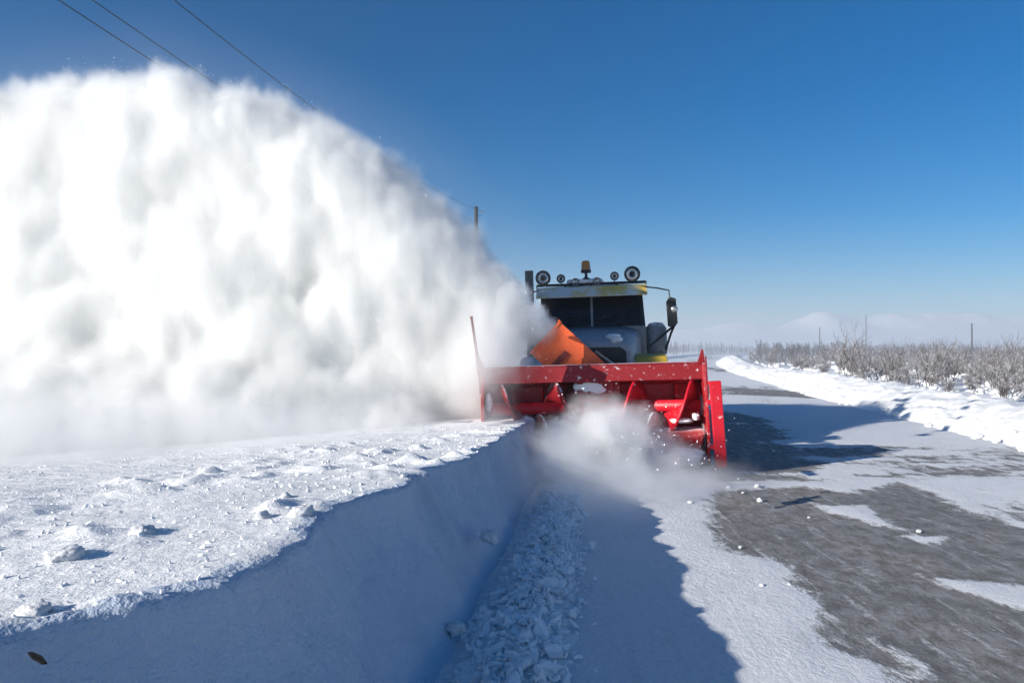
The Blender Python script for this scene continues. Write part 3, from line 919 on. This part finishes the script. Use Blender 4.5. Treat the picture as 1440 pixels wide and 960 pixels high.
for i, (dx, dz, a_mid, dh) in enumerate(((0.36, -0.35, 9.14, 6.92), (-0.36, -0.75, 9.86, 6.28), (-0.30, -1.15, 9.8, 5.83))):
    z1 = 10.3 + dz + 0.06
    sag = z1 - (1.68 + dh)
    path = []
    for k in range(41):
        t = k / 40
        v = (V_P - 50) + 50 * t
        path.append(pt(pole_u + dx, v, z1 - sag * 4 * t * (1 - t)) if True else None)
    # undo the bend of the road frame: the line is straight
    p0 = Vector(pt(pole_u, V_P, 0)); p1 = Vector(pt(pole_u, V_P - 50, 0))
    off = Vector((math.cos(TH), -math.sin(TH), 0)) * dx
    path = [p1.lerp(p0, k / 40) + off + Vector((0, 0, z1 - sag * 4 * (k / 40) * (1 - k / 40))) for k in range(41)]
    b = MB(); b.tube(path, 0.011, 6)
    o = b.build('overhead_wire', 'wire')
    tag(o, lab[i], 'wire', 'wires strung from the utility pole')

# distant poles on the right
for (x, y, ht, lb) in ((51, 82, 4.2, 'slim dark post rising above the thicket near the right edge'), (68, 142, 8.0, 'faint thin pole standing tall in haze above the scrub'), (52, 125, 5.0, 'faint short pole in the haze nearest the white hill')):
    r = empty('roadside_post', (x, y, 0.25))
    b = MB(); b.tube([(0, 0, -0.3), (0, 0, ht)], [0.10, 0.07], 10); b.build('post_shaft', 'wood', r)
    b = MB(); b.lathe([(0.0, 0.06), (0.08, 0.02), (0.08, -0.05), (0, -0.05)], (0, 0, ht), n=10); b.build('post_cap', 'wire', r)
    tag(r, lb, 'post')

# ================================================================== shrubs
def shrub_template(seed, ht, spread, stems, dens):
    rs = random.Random(seed)
    b = MB()
    def branch(p, d, L, r, depth):
        n = 4
        path, q, dd = [p], p.copy(), d.copy()
        for k in range(n):
            dd = (dd + Vector((rs.gauss(0, .16), rs.gauss(0, .16), 0.05 - 0.03 * depth))).normalized()
            q = q + dd * (L / n)
            path.append(q.copy())
            if depth < 2 and k >= 1 - depth:
                for _ in range(dens if depth == 0 else 2):
                    nd = (dd + Vector((rs.gauss(0, .55), rs.gauss(0, .55), rs.gauss(0.05, .3)))).normalized()
                    branch(q.copy(), nd, L * rs.uniform(.35, .6), r * 0.55, depth + 1)
        b.tube(path, [r, r * .85, r * .7, r * .5, r * .3], 3, caps=False)
    for s in range(stems):
        a = rs.uniform(0, 6.283)
        tilt = abs(rs.gauss(0, spread))
        d = Vector((math.cos(a) * tilt, math.sin(a) * tilt, 1)).normalized()
        branch(Vector((rs.gauss(0, .12), rs.gauss(0, .12), -0.1)), d, ht * rs.uniform(.6, 1.0), 0.016 * (ht ** .5), 0)
    return b
temps = []
for i in range(6):
    r = empty('bare_shrub', (0, 0, 0))
    ht = (1.2, 1.5, 1.0, 1.9, 1.35, 0.9)[i]
    shrub_template(40 + i, ht, (.45, .35, .6, .25, .5, .7)[i], (9, 8, 11, 7, 10, 12)[i], 2).build('branches', 'twig', r)
    b = MB()
    rs = random.Random(900 + i)
    for k in range(7):
        a, d = rs.uniform(0, 6.28), rs.uniform(0, .55)
        add_blob(b, 500 + i * 20 + k, (math.cos(a) * d, math.sin(a) * d, rs.uniform(0.0, .16)), (rs.uniform(.12, .3), rs.uniform(.12, .3), rs.uniform(.06, .16)), 0.4, 1.5)
    b.build('snow_cover', 'snow', r)
    temps.append(r)
spots = []
rs = random.Random(5)
tries = 0
while len(spots) < 210 and tries < 9000:
    tries += 1
    v = 9 + 66 * rs.random() ** 1.15
    u = 9.3 + rs.random() ** 1.1 * (8 + v * 0.55)
    p = pt(u, v)
    if p.y < 6 or not (0.02 < p.x / p.y < 0.80):
        continue
    if all((u - a) ** 2 + (v - c) ** 2 > (0.55 + 0.014 * v) ** 2 for a, c in spots):
        spots.append((u, v))
spots.sort(key=lambda s: s[1])
used = set()
for k, (u, v) in enumerate(spots):
    i = rs.randrange(6)
    if i in used:
        o = copy_tree(temps[i])
    else:
        o = temps[i]; used.add(i)
    p = pt(u, v)
    z = 0.30 + 0.12 * float(fbm(p.x * 0.15, p.y * 0.15, octaves=3, seed=3))
    o.location = (p.x, p.y, z)
    o.rotation_euler = (rs.gauss(0, .06), rs.gauss(0, .06), rs.uniform(0, 6.28))
    s = rs.uniform(.42, .78) * (1 + 0.004 * v)
    o.scale = (s, s, s * rs.uniform(.8, 1.15))
    tag(o, 'bare frosted shrub in the scrub thicket beyond the right snowbank', 'shrub', 'shrubs in the thicket beyond the snowbank')
for i in range(6):
    if i not in used:
        for ch in list(temps[i].children): bpy.data.objects.remove(ch)
        bpy.data.objects.remove(temps[i])
# three taller brown ones right behind the bank
for (x, y, s, lb) in ((13.6, 30.0, 0.95, 'tall brown bare shrub directly behind the right snowbank'), (14.6, 28.5, 0.8, 'bushy bare shrub with white snow clump at its foot behind the bank'), (18.2, 28.0, 0.75, 'wispy bare shrub leaning over the far end of the thicket')):
    src = temps[3 if s > .9 else 1]
    o = copy_tree(src)
    o.location = (x, y, 0.28); o.rotation_euler = (0.03, 0.05 * s, x); o.scale = (s * .8, s * .8, s)
    tag(o, lb, 'shrub', 'shrubs in the thicket beyond the snowbank')

# far thicket: uncountable bare trees in the distance
b = MB()
rs = random.Random(77)
for k in range(2600):
    y = 70 + 280 * rs.random() ** 1.1
    x = y * ((-0.9 + 1.1 * rs.random()) if k % 4 == 0 else (0.19 + 0.62 * rs.random()))
    u = x * math.cos(TH) - y * math.sin(TH); v = x * math.sin(TH) + y * math.cos(TH)
    c = min(max(v - 25, 0), 95); bend = 0.0009 * c * c + max(v - 120, 0) * 0.171
    if v < 185 and -4 < u - bend < 11:
        continue
    H = (1.0 + 0.012 * y) * rs.uniform(0.6, 1.1) * (0.8 + 0.25 * math.sin(x * .05) + 0.15 * math.sin(x * .17 + y * .03))
    r = 0.02 + 0.00022 * y
    p = Vector((x, y, 0.2)); tip = p + Vector((rs.gauss(0, .25), rs.gauss(0, .25), H))
    b.tube([p, p.lerp(tip, .5) + Vector((rs.gauss(0, .1), rs.gauss(0, .1), 0)), tip], [r * 1.6, r, r * .5], 3, caps=False)
    for j in range(9):
        t = rs.uniform(.1, .95)
        q = p.lerp(tip, t); a = rs.uniform(0, 6.28); L = rs.uniform(.5, 1.3) * (1.15 - t) * 1.3
        b.tube([q, q + Vector((math.cos(a) * L * .5, math.sin(a) * L * .5, L * .8))], [r * .8, r * .4], 3, caps=False)
thicket = b.build('thicket', paint('far_bare_twigs', (0.10, 0.09, 0.085), 0.9, FROST, 0.1, 2, frost_up=0.4))
tag(thicket, 'distant grey belt of bare trees along the horizon', 'trees', kind='stuff')

# ================================================================== loose snow
def chunks(name, mat, pts, label, cat):
    """many irregular crumbs in one uncountable mass: (x, y, z, size)"""
    cv, cf = ico(1)
    vs, fs = [], []
    for i, (x, y, z, s) in enumerate(pts):
        q = np.array(Matrix.Rotation(rng.uniform(0, 6.28), 3, Vector(rng.normal(size=3)).normalized()))
        sc = np.array([rng.uniform(.7, 1.9), rng.uniform(.5, 1.1), rng.uniform(.35, .8)])
        v = cv * (1 + rng.uniform(-.28, .28, (len(cv), 1))) * sc * s
        vs.append(v @ q.T + np.array([x, y, z]))
        fs.append(cf + i * len(cv))
    o = np_mesh(name, np.concatenate(vs), np.concatenate(fs), mat, smooth=False)
    tag(o, label, cat, kind='stuff')
    return o
pts = []
for k in range(5200):
    v = 2.2 + 6.6 * rng.random()
    c = -0.46 - 0.033 * v
    w = 0.30 + 0.02 * (8 - v)
    t = rng.normal(0, 0.42)
    if abs(t) > 1.15: continue
    u = c + t * w
    s = (0.008 + 0.026 * rng.random() ** 2.2) * (1.15 if rng.random() < .1 else 1)
    mound = 0.075 * max(0, 1 - t * t) + 0.03
    p = pt(u, v)
    pts.append((p.x, p.y, mound * rng.uniform(.25, 1.1), s))
for k in range(150):
    v = 2.2 + 6.4 * rng.random(); t = rng.normal(0, 0.4)
    p = pt(-0.46 - 0.033 * v + t * (0.30 + 0.02 * (8 - v)), v)
    pts.append((p.x, p.y, 0.03 + 0.06 * max(0, 1 - t * t), rng.uniform(.03, .06)))
chunks('snow_rubble', 'snow', pts, 'band of crumbled snow along the foot of the cut bank', 'snow rubble')
# low mound that carries the rubble
vv = nonuni([(1, 9.2, 0.05)]); tt = np.linspace(-1.4, 1.4, 40)
T, V = np.meshgrid(tt, vv)
U = -0.46 - 0.033 * V + T * (0.30 + 0.02 * (8 - V)) * 1.1
Z = -0.02 + 0.085 * np.clip(1 - T * T, -0.2, 1) + (0.03 * fbm(U * 12, V * 12, octaves=3, seed=91) + 0.02 * fbm(U * 4, V * 4, octaves=2, seed=92)) * np.clip(1.3 - T * T, 0, 1)
X, Y = uv2xy(U, V)
o = np_mesh('snow_ridge', np.stack([X, Y, Z], -1).reshape(-1, 3), grid_faces(*U.shape), 'snow_crust')
tag(o, 'low ridge of loose snow under the crumbled band', 'snow ridge', kind='structure')

# crumbs scattered over the top of the left bank
U, V, Z, D = TOPD
fu, fv, fz, fd = U.ravel(), V.ravel(), Z.ravel(), D.ravel()
ok = np.where((fd > 0.02) & (fd < 5) & (fv > 1.2) & (fv < 9.5))[0]
pts = []
pick = rng.choice(ok, 3600)
for i in pick:
    p = pt(fu[i] + rng.uniform(-.01, .01), fv[i] + rng.uniform(-.01, .01))
    s = 0.003 + 0.013 * rng.random() ** 3
    pts.append((p.x, p.y, fz[i] + s * 0.2, s))
chunks('snow_crumbs', 'snow', pts, 'small snow crumbs strewn over the top of the left bank', 'snow crumbs')

# countable snow lumps
def lump_mesh(seed):
    b = MB(); add_blob(b, seed, (0, 0, 0), (1.0, 0.8, 0.6), 0.55, 1.5, 0.14)
    return b
protos = [lump_mesh(700 + 13 * k).build('snow_lump', 'snow') for k in range(4)]
first = set()
def put_lump(x, y, z, s, k, label, group):
    if k in first:
        o = protos[k].copy(); COL.objects.link(o)
    else:
        o = protos[k]; first.add(k)
    o.location = (x, y, z); o.scale = (s, s, s); o.rotation_euler = (0, 0, rng.uniform(0, 6.28))
    tag(o, label, 'snow lump', group)
    return o
def top_z(u, v):
    i = np.argmin((fu - u) ** 2 + (fv - v) ** 2)
    return fz[i]
k = 0
for (u, v, s, lb) in ((-1.55, 3.35, 0.075, 'largest round white snow lump near the lip of the left bank'), (-1.72, 3.30, 0.05, 'white snow lump just left of the largest lump on the bank'),
                      (-2.15, 2.55, 0.08, 'pointed snow lump halfway along the near bank top'), (-2.1, 2.95, 0.07, 'snow lump with dark shadow behind the pointed one on the bank'),
                      (-1.75, 1.95, 0.06, 'snow lump nearest the viewer at the bank lip'), (-1.9, 3.9, 0.045, 'small lone snow lump in the middle of the left bank top')):
    p = pt(u, v)
    put_lump(p.x, p.y, top_z(u, v) + s * 0.02, s * 0.9, k % 4, lb, None); k += 1
ROADL = [(0.65, 8.22, .045), (1.18, 9.17, .05), (1.53, 9.31, .055), (1.41, 8.45, .05), (0.92, 6.46, .025), (0.92, 5.44, .028), (2.61, 7.27, .03), (1.94, 8.73, .03), (1.3, 8.9, .025), (1.75, 7.7, .02), (1.12, 5.5, .018), (2.3, 12.5, .04)]
RL = ['snow lump at the corner of the shadow edge left of bare asphalt', 'small snow lump directly below the right side cutter on the road', 'larger snow lump on the road right of the blower shadow edge', 'rounded snow lump alone on bare asphalt below the truck shadow',
      'tiny lump on the brownish asphalt near the left snow edge', 'snow lump lying on the packed snow strip near the viewer', 'small lump on the asphalt beside a short snow streak', 'lump on the asphalt by the long forked snow streak',
      'tiny snow bit between two lumps in front of the blower', 'tiny snow bit alone in the middle of bare asphalt', 'tiny snow bit next to the lump on the packed strip', 'snow lump inside the dark blue truck shadow']
for (u, v, s), lb in zip(ROADL, RL):
    p = pt(u, v)
    s *= 0.72; put_lump(p.x, p.y, s * 0.4 + 0.006, s, k % 4, lb, 'snow lumps scattered on the road'); k += 1
for (u, v, s, z) in ((-1.02, 5.35, .075, .30), (-0.95, 4.05, .06, .12)):
    p = pt(u, v)
    put_lump(p.x, p.y, z, s, k % 4, 'pale round snow lump stuck high on the shaded cut face' if z > .2 else 'pale snow lump low at the foot of the shaded cut face', None); k += 1
# clods along the foot of the right bank
for j in range(46):
    v = 11.5 + 22 * rng.random() ** 1.4
    u = 6.25 + 0.75 * abs(rng.normal(0, .55))
    s = rng.uniform(.04, .12)
    p = pt(u, v)
    put_lump(p.x, p.y, max(0.02, (u - 6.4) * 0.5) + s * .35, s, k % 4, 'loose snow clod at the foot of the right snowbank', 'snow clods at the foot of the right bank'); k += 1

# dark bit of bark lying on the shaded face near the lower left corner
b = MB()
b.prism([(-0.045, 0, 0), (-0.01, -0.012, 0.004), (0.035, -0.008, 0.0), (0.05, 0.003, 0.004), (0.01, 0.014, 0.006), (-0.03, 0.010, 0.002)], (0, 0, 0.012))
o = b.build('bark_scrap', 'bark', None, 0.003)
o.scale = (0.72, 0.72, 0.6); o.location = (-1.30, 2.03, 0.832); o.rotation_euler = (R(20), R(25), R(-10))
tag(o, 'small dark scrap of bark lying on the shaded snow at lower left', 'bark')

# ================================================================== thrown snow: dense body, airy veil
ARC = [(0.69, 11.4, 2.06), (0.22, 11.57, 2.66), (-0.34, 11.76, 3.26), (-0.92, 11.96, 3.83), (-1.52, 12.16, 4.37), (-2.14, 12.35, 4.92), (-2.77, 12.55, 5.42), (-3.43, 12.74, 5.87), (-4.1, 12.92, 6.18), (-4.88, 13.02, 6.4), (-5.68, 13.13, 6.58), (-6.62, 13.25, 6.71), (-7.59, 13.37, 6.69), (-8.56, 13.49, 6.51), (-9.42, 13.6, 6.41), (-10.8, 13.7, 6.09), (-12.92, 13.85, 4.68), (-14.79, 13.98, 1.75)]
ARC = np.array(ARC)[::-1]
def arc(x):
    return np.interp(x, ARC[:, 0], ARC[:, 1]), np.interp(x, ARC[:, 0], ARC[:, 2])
iv2, if2 = ico(2)
vs, fs, n = [], [], 0
def ball(c, r):
    global n
    vs.append(iv2 * r + np.array(c)); fs.append(if2 + n); n += len(iv2)
for k in range(2600):
    x = -13.4 + 13.4 * rng.random()
    yc, zt = arc(x)
    thick = np.interp(x, [-7.5, -4, -1.0, -0.3, 0.3], [0.9, 0.75, 0.55, 0.3, 0.18])
    rmax = np.interp(x, [-7.5, -3, -1, -0.2, 0.3], [0.75, 0.7, 0.5, 0.33, 0.2])
    r = rmax * rng.uniform(0.5, 1.0)
    ztop = zt - r - np.interp(x, [-3, -1, 0, 0.4], [0.48, 0.50, 0.30, 0.12])
    zlow = 0.35 if x < -0.75 else np.interp(x, [-0.75, -0.3, 0.2], [0.6, 1.6, 2.1])
    if x > -0.75: continue
    if ztop < zlow: ztop = zlow
    z = zlow + (ztop - zlow) * rng.random() ** 0.75
    f = 1 - (z - zlow) / max(0.1, zt - zlow)                      # 0 at the crest, 1 at the ground: the curtain widens as it falls
    y = yc + rng.uniform(-1, 1) * thick * 0.6 - np.interp(x, [-9, -4, -1.5, -0.95], [1.6, 1.5, 0.9, 0.2]) * f * rng.random() ** 0.5
    ball((x, y, z), r)
for k in range(420):                                             # low billows rolling over the bank at the foot of the curtain
    x = -13 + 11.2 * rng.random()
    f = rng.random()
    ball((x, 11.2 - 2.4 * f * float(np.interp(x, [-6, -2], [1.0, 0.35])), 0.35 + 0.75 * (1 - f) * rng.random()), rng.uniform(.25, .5))
core = np_mesh('thrown_snow', np.concatenate(vs), np.concatenate(fs), 'snow')
rm = core.modifiers.new('fuse', 'REMESH'); rm.mode = 'VOXEL'; rm.voxel_size = 0.05
smo = core.modifiers.new('soften', 'SMOOTH'); smo.factor = 0.5; smo.iterations = 45
dg = bpy.context.evaluated_depsgraph_get()
me2 = bpy.data.meshes.new_from_object(core.evaluated_get(dg))
core.modifiers.clear()
nv = len(me2.vertices)
co = np.empty(nv * 3, np.float32); me2.vertices.foreach_get('co', co); co = co.reshape(-1, 3).astype(float)
nr = np.empty(nv * 3, np.float32); me2.vertices.foreach_get('normal', nr); nr = nr.reshape(-1, 3)
x, y, z = co.T
small = sstep(0.6, -0.8, x)[:, None]
wx = x + 0.30 * z + 0.25 * fbm(x * .8, y * .8, z * .8, 2, seed=110)
wy = y + 0.25 * fbm(x * .9, y * .9, z * .9, 2, seed=111)
bil = 1 - 2 * np.abs(fbm(wx * 2.0, wy * 2.0, z * 0.55, 3, seed=104))
d = 0.16 * fbm(wx * 1.3, wy * 1.3, z * 0.22, 3, seed=101) + 0.11 * bil + 0.14 * fbm(wx * 3.6, wy * 3.6, z * 0.8, 3, seed=102) + 0.08 * fbm(wx * 8, wy * 8, z * 1.9, 3, seed=103)
co = co + nr * d[:, None] * (0.30 + 0.70 * small)
me2.vertices.foreach_set('co', co.astype(np.float32).ravel())
me2.polygons.foreach_set('use_smooth', np.full(len(me2.polygons), True))
me2.update()
core.data = me2
rm = core.modifiers.new('fuse', 'REMESH'); rm.mode = 'VOXEL'; rm.voxel_size = 0.05
dg.update()
me2 = bpy.data.meshes.new_from_object(core.evaluated_get(bpy.context.evaluated_depsgraph_get()))
core.modifiers.clear()
me2.polygons.foreach_set('use_smooth', np.full(len(me2.polygons), True))
core.data = me2
def powder_mat():
    m, nt, b = new_mat('airborne_powder_snow')
    tc = N(nt, 'ShaderNodeTexCoord').outputs['Object']
    mp = N(nt, 'ShaderNodeMapping'); mp.inputs['Scale'].default_value = (1, 1, 0.5)
    nt.links.new(tc, mp.inputs[0])
    b.inputs['Base Color'].default_value = (0.80, 0.80, 0.79, 1)
    b.inputs['Roughness'].default_value = 1.0
    b.inputs['Specular IOR Level'].default_value = 0.0
    b.inputs['Subsurface Weight'].default_value = 1.0
    b.inputs['Subsurface Radius'].default_value = (1, 1, 1)
    b.inputs['Subsurface Scale'].default_value = 1.8
    n1 = noise(nt, 5, 6, 0.6, mp.outputs[0])
    bump(nt, b, n1.outputs[0], 0.5, 0.12)
    return m
me2.materials.clear(); me2.materials.append(powder_mat())
tag(core, 'huge white curtain of powder snow thrown from the orange chute', 'thrown snow', kind='stuff')

def vol_mat(name, dens=1.0, aniso=0.25, col=(0.999, 0.999, 0.999)):
    m = bpy.data.materials.new(name)
    m.use_nodes = True
    nt = m.node_tree
    nt.nodes.remove(nt.nodes['Principled BSDF'])
    v = N(nt, 'ShaderNodeVolumePrincipled')
    v.inputs['Color'].default_value = (*col, 1)
    v.inputs['Density'].default_value = dens
    v.inputs['Anisotropy'].default_value = aniso
    nt.links.new(v.outputs[0], nt.nodes['Material Output'].inputs['Volume'])
    return m, v

class GF:
    """small field builder for geometry nodes"""
    def __init__(s, name):
        s.g = bpy.data.node_groups.new(name, 'GeometryNodeTree')
        s.g.interface.new_socket('Geometry', in_out='OUTPUT', socket_type='NodeSocketGeometry')
        s.out = s.g.nodes.new('NodeGroupOutput')
        s.pos = s.g.nodes.new('GeometryNodeInputPosition').outputs[0]
    def link(s, a, b): s.g.links.new(a, b)
    def math(s, op, a, b=None, clamp=False):
        n = s.g.nodes.new('ShaderNodeMath'); n.operation = op; n.use_clamp = clamp
        for i, v in enumerate((a, b)):
            if v is None: continue
            if isinstance(v, (int, float)): n.inputs[i].default_value = v
            else: s.link(v, n.inputs[i])
        return n.outputs[0]
    def vec(s, op, a, b):
        n = s.g.nodes.new('ShaderNodeVectorMath'); n.operation = op
        for i, v in enumerate((a, b)):
            if isinstance(v, tuple): n.inputs[i].default_value = v
            elif v is not None: s.link(v, n.inputs[i])
        return n
    def noise(s, scale, stretch, detail=4, rough=0.55):
        v = s.vec('MULTIPLY', s.pos, stretch).outputs[0]
        n = s.g.nodes.new('ShaderNodeTexNoise')
        n.inputs['Scale'].default_value = scale; n.inputs['Detail'].default_value = detail; n.inputs['Roughness'].default_value = rough
        s.link(v, n.inputs['Vector'])
        return n.outputs[0]
    def cube(s, dens, lo, hi, vox, mat):
        n = s.g.nodes.new('GeometryNodeVolumeCube')
        s.link(dens, n.inputs['Density'])
        n.inputs['Min'].default_value = lo; n.inputs['Max'].default_value = hi
        for i, ax in enumerate('XYZ'):
            n.inputs['Resolution ' + ax].default_value = int((hi[i] - lo[i]) / vox)
        sm = s.g.nodes.new('GeometryNodeSetMaterial'); sm.inputs['Material'].default_value = mat
        s.link(n.outputs[0], sm.inputs[0]); s.link(sm.outputs[0], s.out.inputs[0])
    def obj(s, name):
        o = bpy.data.objects.new(name, bpy.data.volumes.new(name))
        COL.objects.link(o)
        m = o.modifiers.new('field', 'NODES'); m.node_group = s.g
        return o

vm, _ = vol_mat('drifting_powder', aniso=-0.05, col=(0.925, 0.925, 0.915))
g = GF('veil_field')
oi = g.g.nodes.new('GeometryNodeObjectInfo'); oi.transform_space = 'RELATIVE'; oi.inputs['Object'].default_value = core
pr = g.g.nodes.new('GeometryNodeProximity'); pr.target_element = 'FACES'
g.link(oi.outputs['Geometry'], pr.inputs[0])
dist = pr.outputs['Distance']
n1 = g.noise(1.8, (1, 1, 0.6), 6, 0.65)
sx = g.g.nodes.new('ShaderNodeSeparateXYZ'); g.link(g.pos, sx.inputs[0])
wid = g.math('MULTIPLY', g.math('SUBTRACT', n1, 0.30), 1.45)
nar = g.math('MULTIPLY_ADD' if False else 'MULTIPLY', g.math('SUBTRACT', 0.9, sx.outputs[0]), 0.55)
nar = g.math('ADD', g.math('MINIMUM', g.math('MAXIMUM', nar, 0.0), 0.8), 0.2)
wid = g.math('MAXIMUM', g.math('MULTIPLY', wid, nar), 0.06)
fall = g.math('MAXIMUM', g.math('SUBTRACT', 1.0, g.math('DIVIDE', dist, wid)), 0.0)
fall = g.math('MULTIPLY', g.math('POWER', fall, 1.4), 6.0)
mist = g.math('MULTIPLY', g.math('MAXIMUM', g.math('SUBTRACT', 1.0, g.math('DIVIDE', dist, 1.3)), 0.0), 0.035)
streak = g.noise(5.5, (1, 1, 0.24), 6, 0.66)
streak = g.math('ADD', g.math('MULTIPLY', g.math('MINIMUM', g.math('MAXIMUM', g.math('MULTIPLY', g.math('SUBTRACT', streak, 0.36), 4.2), 0.0), 1.0), 1.3), 0.15)
dens = g.math('ADD', g.math('MULTIPLY', fall, streak), mist)
g.cube(dens, (-13.6, 7.2, 0.15), (0.6, 15.6, 7.6), 0.07, vm)
veil = g.obj('powder_veil')
veil.data.materials.append(vm)
veil.parent = core

# --- low cloud of snow dust boiling out in front of the blower
dm, _ = vol_mat('snow_dust_cloud', aniso=0.2)
g = GF('dust_field')
n1 = g.noise(3.2, (1, 1, 1), 6, 0.66)
tot = None
for c, r, a in (((1.15, 9.55, 0.85), (0.45, 0.35, 0.35), 3.0), ((1.35, 9.35, 0.52), (0.62, 0.5, 0.5), 9.0), ((0.85, 9.3, 0.45), (0.62, 0.5, 0.45), 8.0), ((1.85, 9.4, 0.30), (0.55, 0.45, 0.33), 4.0), ((1.1, 9.0, 0.2), (1.0, 0.7, 0.35), 4.0), ((1.5, 8.6, 0.08), (1.1, 0.9, 0.28), 1.6),
                ((0.55, 8.6, 0.45), (0.55, 0.8, 0.45), 1.0), ((0.8, 7.9, 0.2), (0.9, 1.0, 0.4), 0.35), ((-0.45, 10.6, 1.45), (0.75, 0.7, 0.75), 2.0), ((-0.2, 9.9, 0.75), (0.4, 0.3, 0.35), 1.0), ((2.4, 9.0, 0.1), (0.7, 0.6, 0.25), 1.0)):
    d = g.vec('DIVIDE', g.vec('SUBTRACT', g.pos, c).outputs[0], r)
    L = g.vec('LENGTH', d.outputs[0], None).outputs['Value']
    L = g.math('ADD', L, g.math('MULTIPLY', g.math('SUBTRACT', n1, 0.5), 1.5))
    e = g.math('MULTIPLY', g.math('POWER', g.math('MAXIMUM', g.math('SUBTRACT', 1.0, L), 0.0), 1.2), a * 1.9)
    tot = e if tot is None else g.math('ADD', tot, e)
g.cube(tot, (-1.3, 6.6, 0.02), (3.3, 11.6, 2.4), 0.05, dm)
dust = g.obj('snow_dust')
dust.data.materials.append(dm)
tag(dust, 'boiling white cloud of snow dust in front of the red blower', 'snow dust', kind='stuff')

jm, _ = vol_mat('bright_powder', aniso=0.0, col=(0.999, 0.999, 0.995))
g = GF('jet_field')
n1 = g.noise(1.8, (1, 1, 0.8), 6, 0.65)
streak = g.noise(5.0, (1, 1, 0.5), 6, 0.66)
streak = g.math('ADD', g.math('MULTIPLY', g.math('MINIMUM', g.math('MAXIMUM', g.math('MULTIPLY', g.math('SUBTRACT', streak, 0.36), 4.2), 0.0), 1.0), 1.0), 0.35)
# the jet from the chute and the thin flank of the curtain: powder only, the sun shines through it
jet = None
JET = [((0.50, 11.46, 1.93), (0.25, 0.25, 0.25), 16.0), ((0.22, 11.40, 2.02), (0.36, 0.3, 0.34), 8.0), ((-0.05, 11.35, 2.05), (0.42, 0.4, 0.5), 5.0)]
for xx in np.linspace(0.50, -3.4, 15):
    (ya, za), (yb, zb) = arc(xx - 0.05), arc(xx + 0.05)
    nrm = np.array((-(zb - za) / 0.1, 1.0)); nrm = nrm / np.hypot(*nrm)
    rr = float(np.interp(xx, [-3.4, -1.5, 0.3, 0.5], [0.75, 0.62, 0.34, 0.24]))
    JET.append(((float(xx - nrm[0] * rr * 1.05), float((ya + yb) / 2), float((za + zb) / 2 - nrm[1] * rr * 1.05)), (rr, rr, rr), float(np.interp(xx, [-2.0, -0.8, 0.5], [2.2, 4.2, 5.0])) / rr))
JET += [((-0.35, 11.25, 1.9), (0.6, 0.6, 0.8), 3.0), ((-0.5, 11.1, 1.3), (0.6, 0.7, 0.95), 2.6),
        ((-3.0, 8.6, 0.55), (2.6, 1.3, 0.55), 0.5), ((-6.0, 8.2, 0.5), (3.4, 1.5, 0.65), 0.7), ((-9.0, 8.2, 0.6), (3.0, 1.4, 0.9), 0.8)]
for c, r, a in JET:
    dv = g.vec('DIVIDE', g.vec('SUBTRACT', g.pos, c).outputs[0], r)
    L = g.math('ADD', g.vec('LENGTH', dv.outputs[0], None).outputs['Value'], g.math('MULTIPLY', g.math('SUBTRACT', n1, 0.55), 1.1))
    e = g.math('MULTIPLY', g.math('MINIMUM', g.math('MAXIMUM', g.math('MULTIPLY', g.math('SUBTRACT', 1.1, L), 1.8), 0.0), 1.0), a)
    jet = e if jet is None else g.math('MAXIMUM', jet, e)
g.cube(g.math('MULTIPLY', jet, streak), (-12.4, 6.8, 0.1), (1.0, 13.6, 5.6), 0.06, jm)
jet_o = g.obj('powder_jet')
jet_o.data.materials.append(jm)
jet_o.parent = core

# --- single grains and crumbs flying in the air
pts = []
for k in range(4200):
    xx = -8.5 + 9.0 * rng.random() ** 0.8
    yc, zt = arc(xx)
    if rng.random() < 0.22:
        z = zt + rng.exponential(0.10) - 0.22; y = yc + rng.normal(0, .4)
    else:
        z = 0.5 + (zt - 0.6) * rng.random(); y = yc - rng.uniform(0.3, 1.2) - np.interp(xx, [-4, -1.5, -0.9], [1.6, 1.0, 0.0]) * (1 - z / zt) * rng.random() ** .5
    if xx > -0.8 and z < 1.9 - 0.9 * xx: continue
    pts.append((xx, y, z, 0.0025 + 0.007 * rng.random() ** 3))
for k in range(900):
    pts.append((rng.normal(1.3, .55), rng.normal(9.1, .4), abs(rng.normal(.4, .3)) + .03, 0.0025 + 0.009 * rng.random() ** 3))
chunks('flying_snow_grains', 'snow', pts, 'single snow grains flying around the thrown powder', 'snow grains')

# ================================================================== ground mist of blown snow on the plain
b = MB(); b.box((150, 360, 4.4), (900, 640, 9.2))
mm_, _ = vol_mat('low_ground_mist', 0.0048, 0.2, (0.80, 0.83, 0.87))
mist_o = b.build('low_mist', mm_)
tag(mist_o, 'low pale mist of blown snow lying over the plain', 'mist', kind='stuff')

# ================================================================== haze
HZ = 0.00085
lo, hi = (-1100, -450, -2), (1500, 1450, 42)
b = MB(); b.box([(lo[i] + hi[i]) / 2 for i in range(3)], [hi[i] - lo[i] for i in range(3)])
hm, hv_ = vol_mat('frosty_air', HZ, 0.5, (0.92, 0.95, 1.0))
haze = b.build('haze', hm)
tag(haze, 'pale frosty haze over the whole plain', 'haze', kind='stuff')
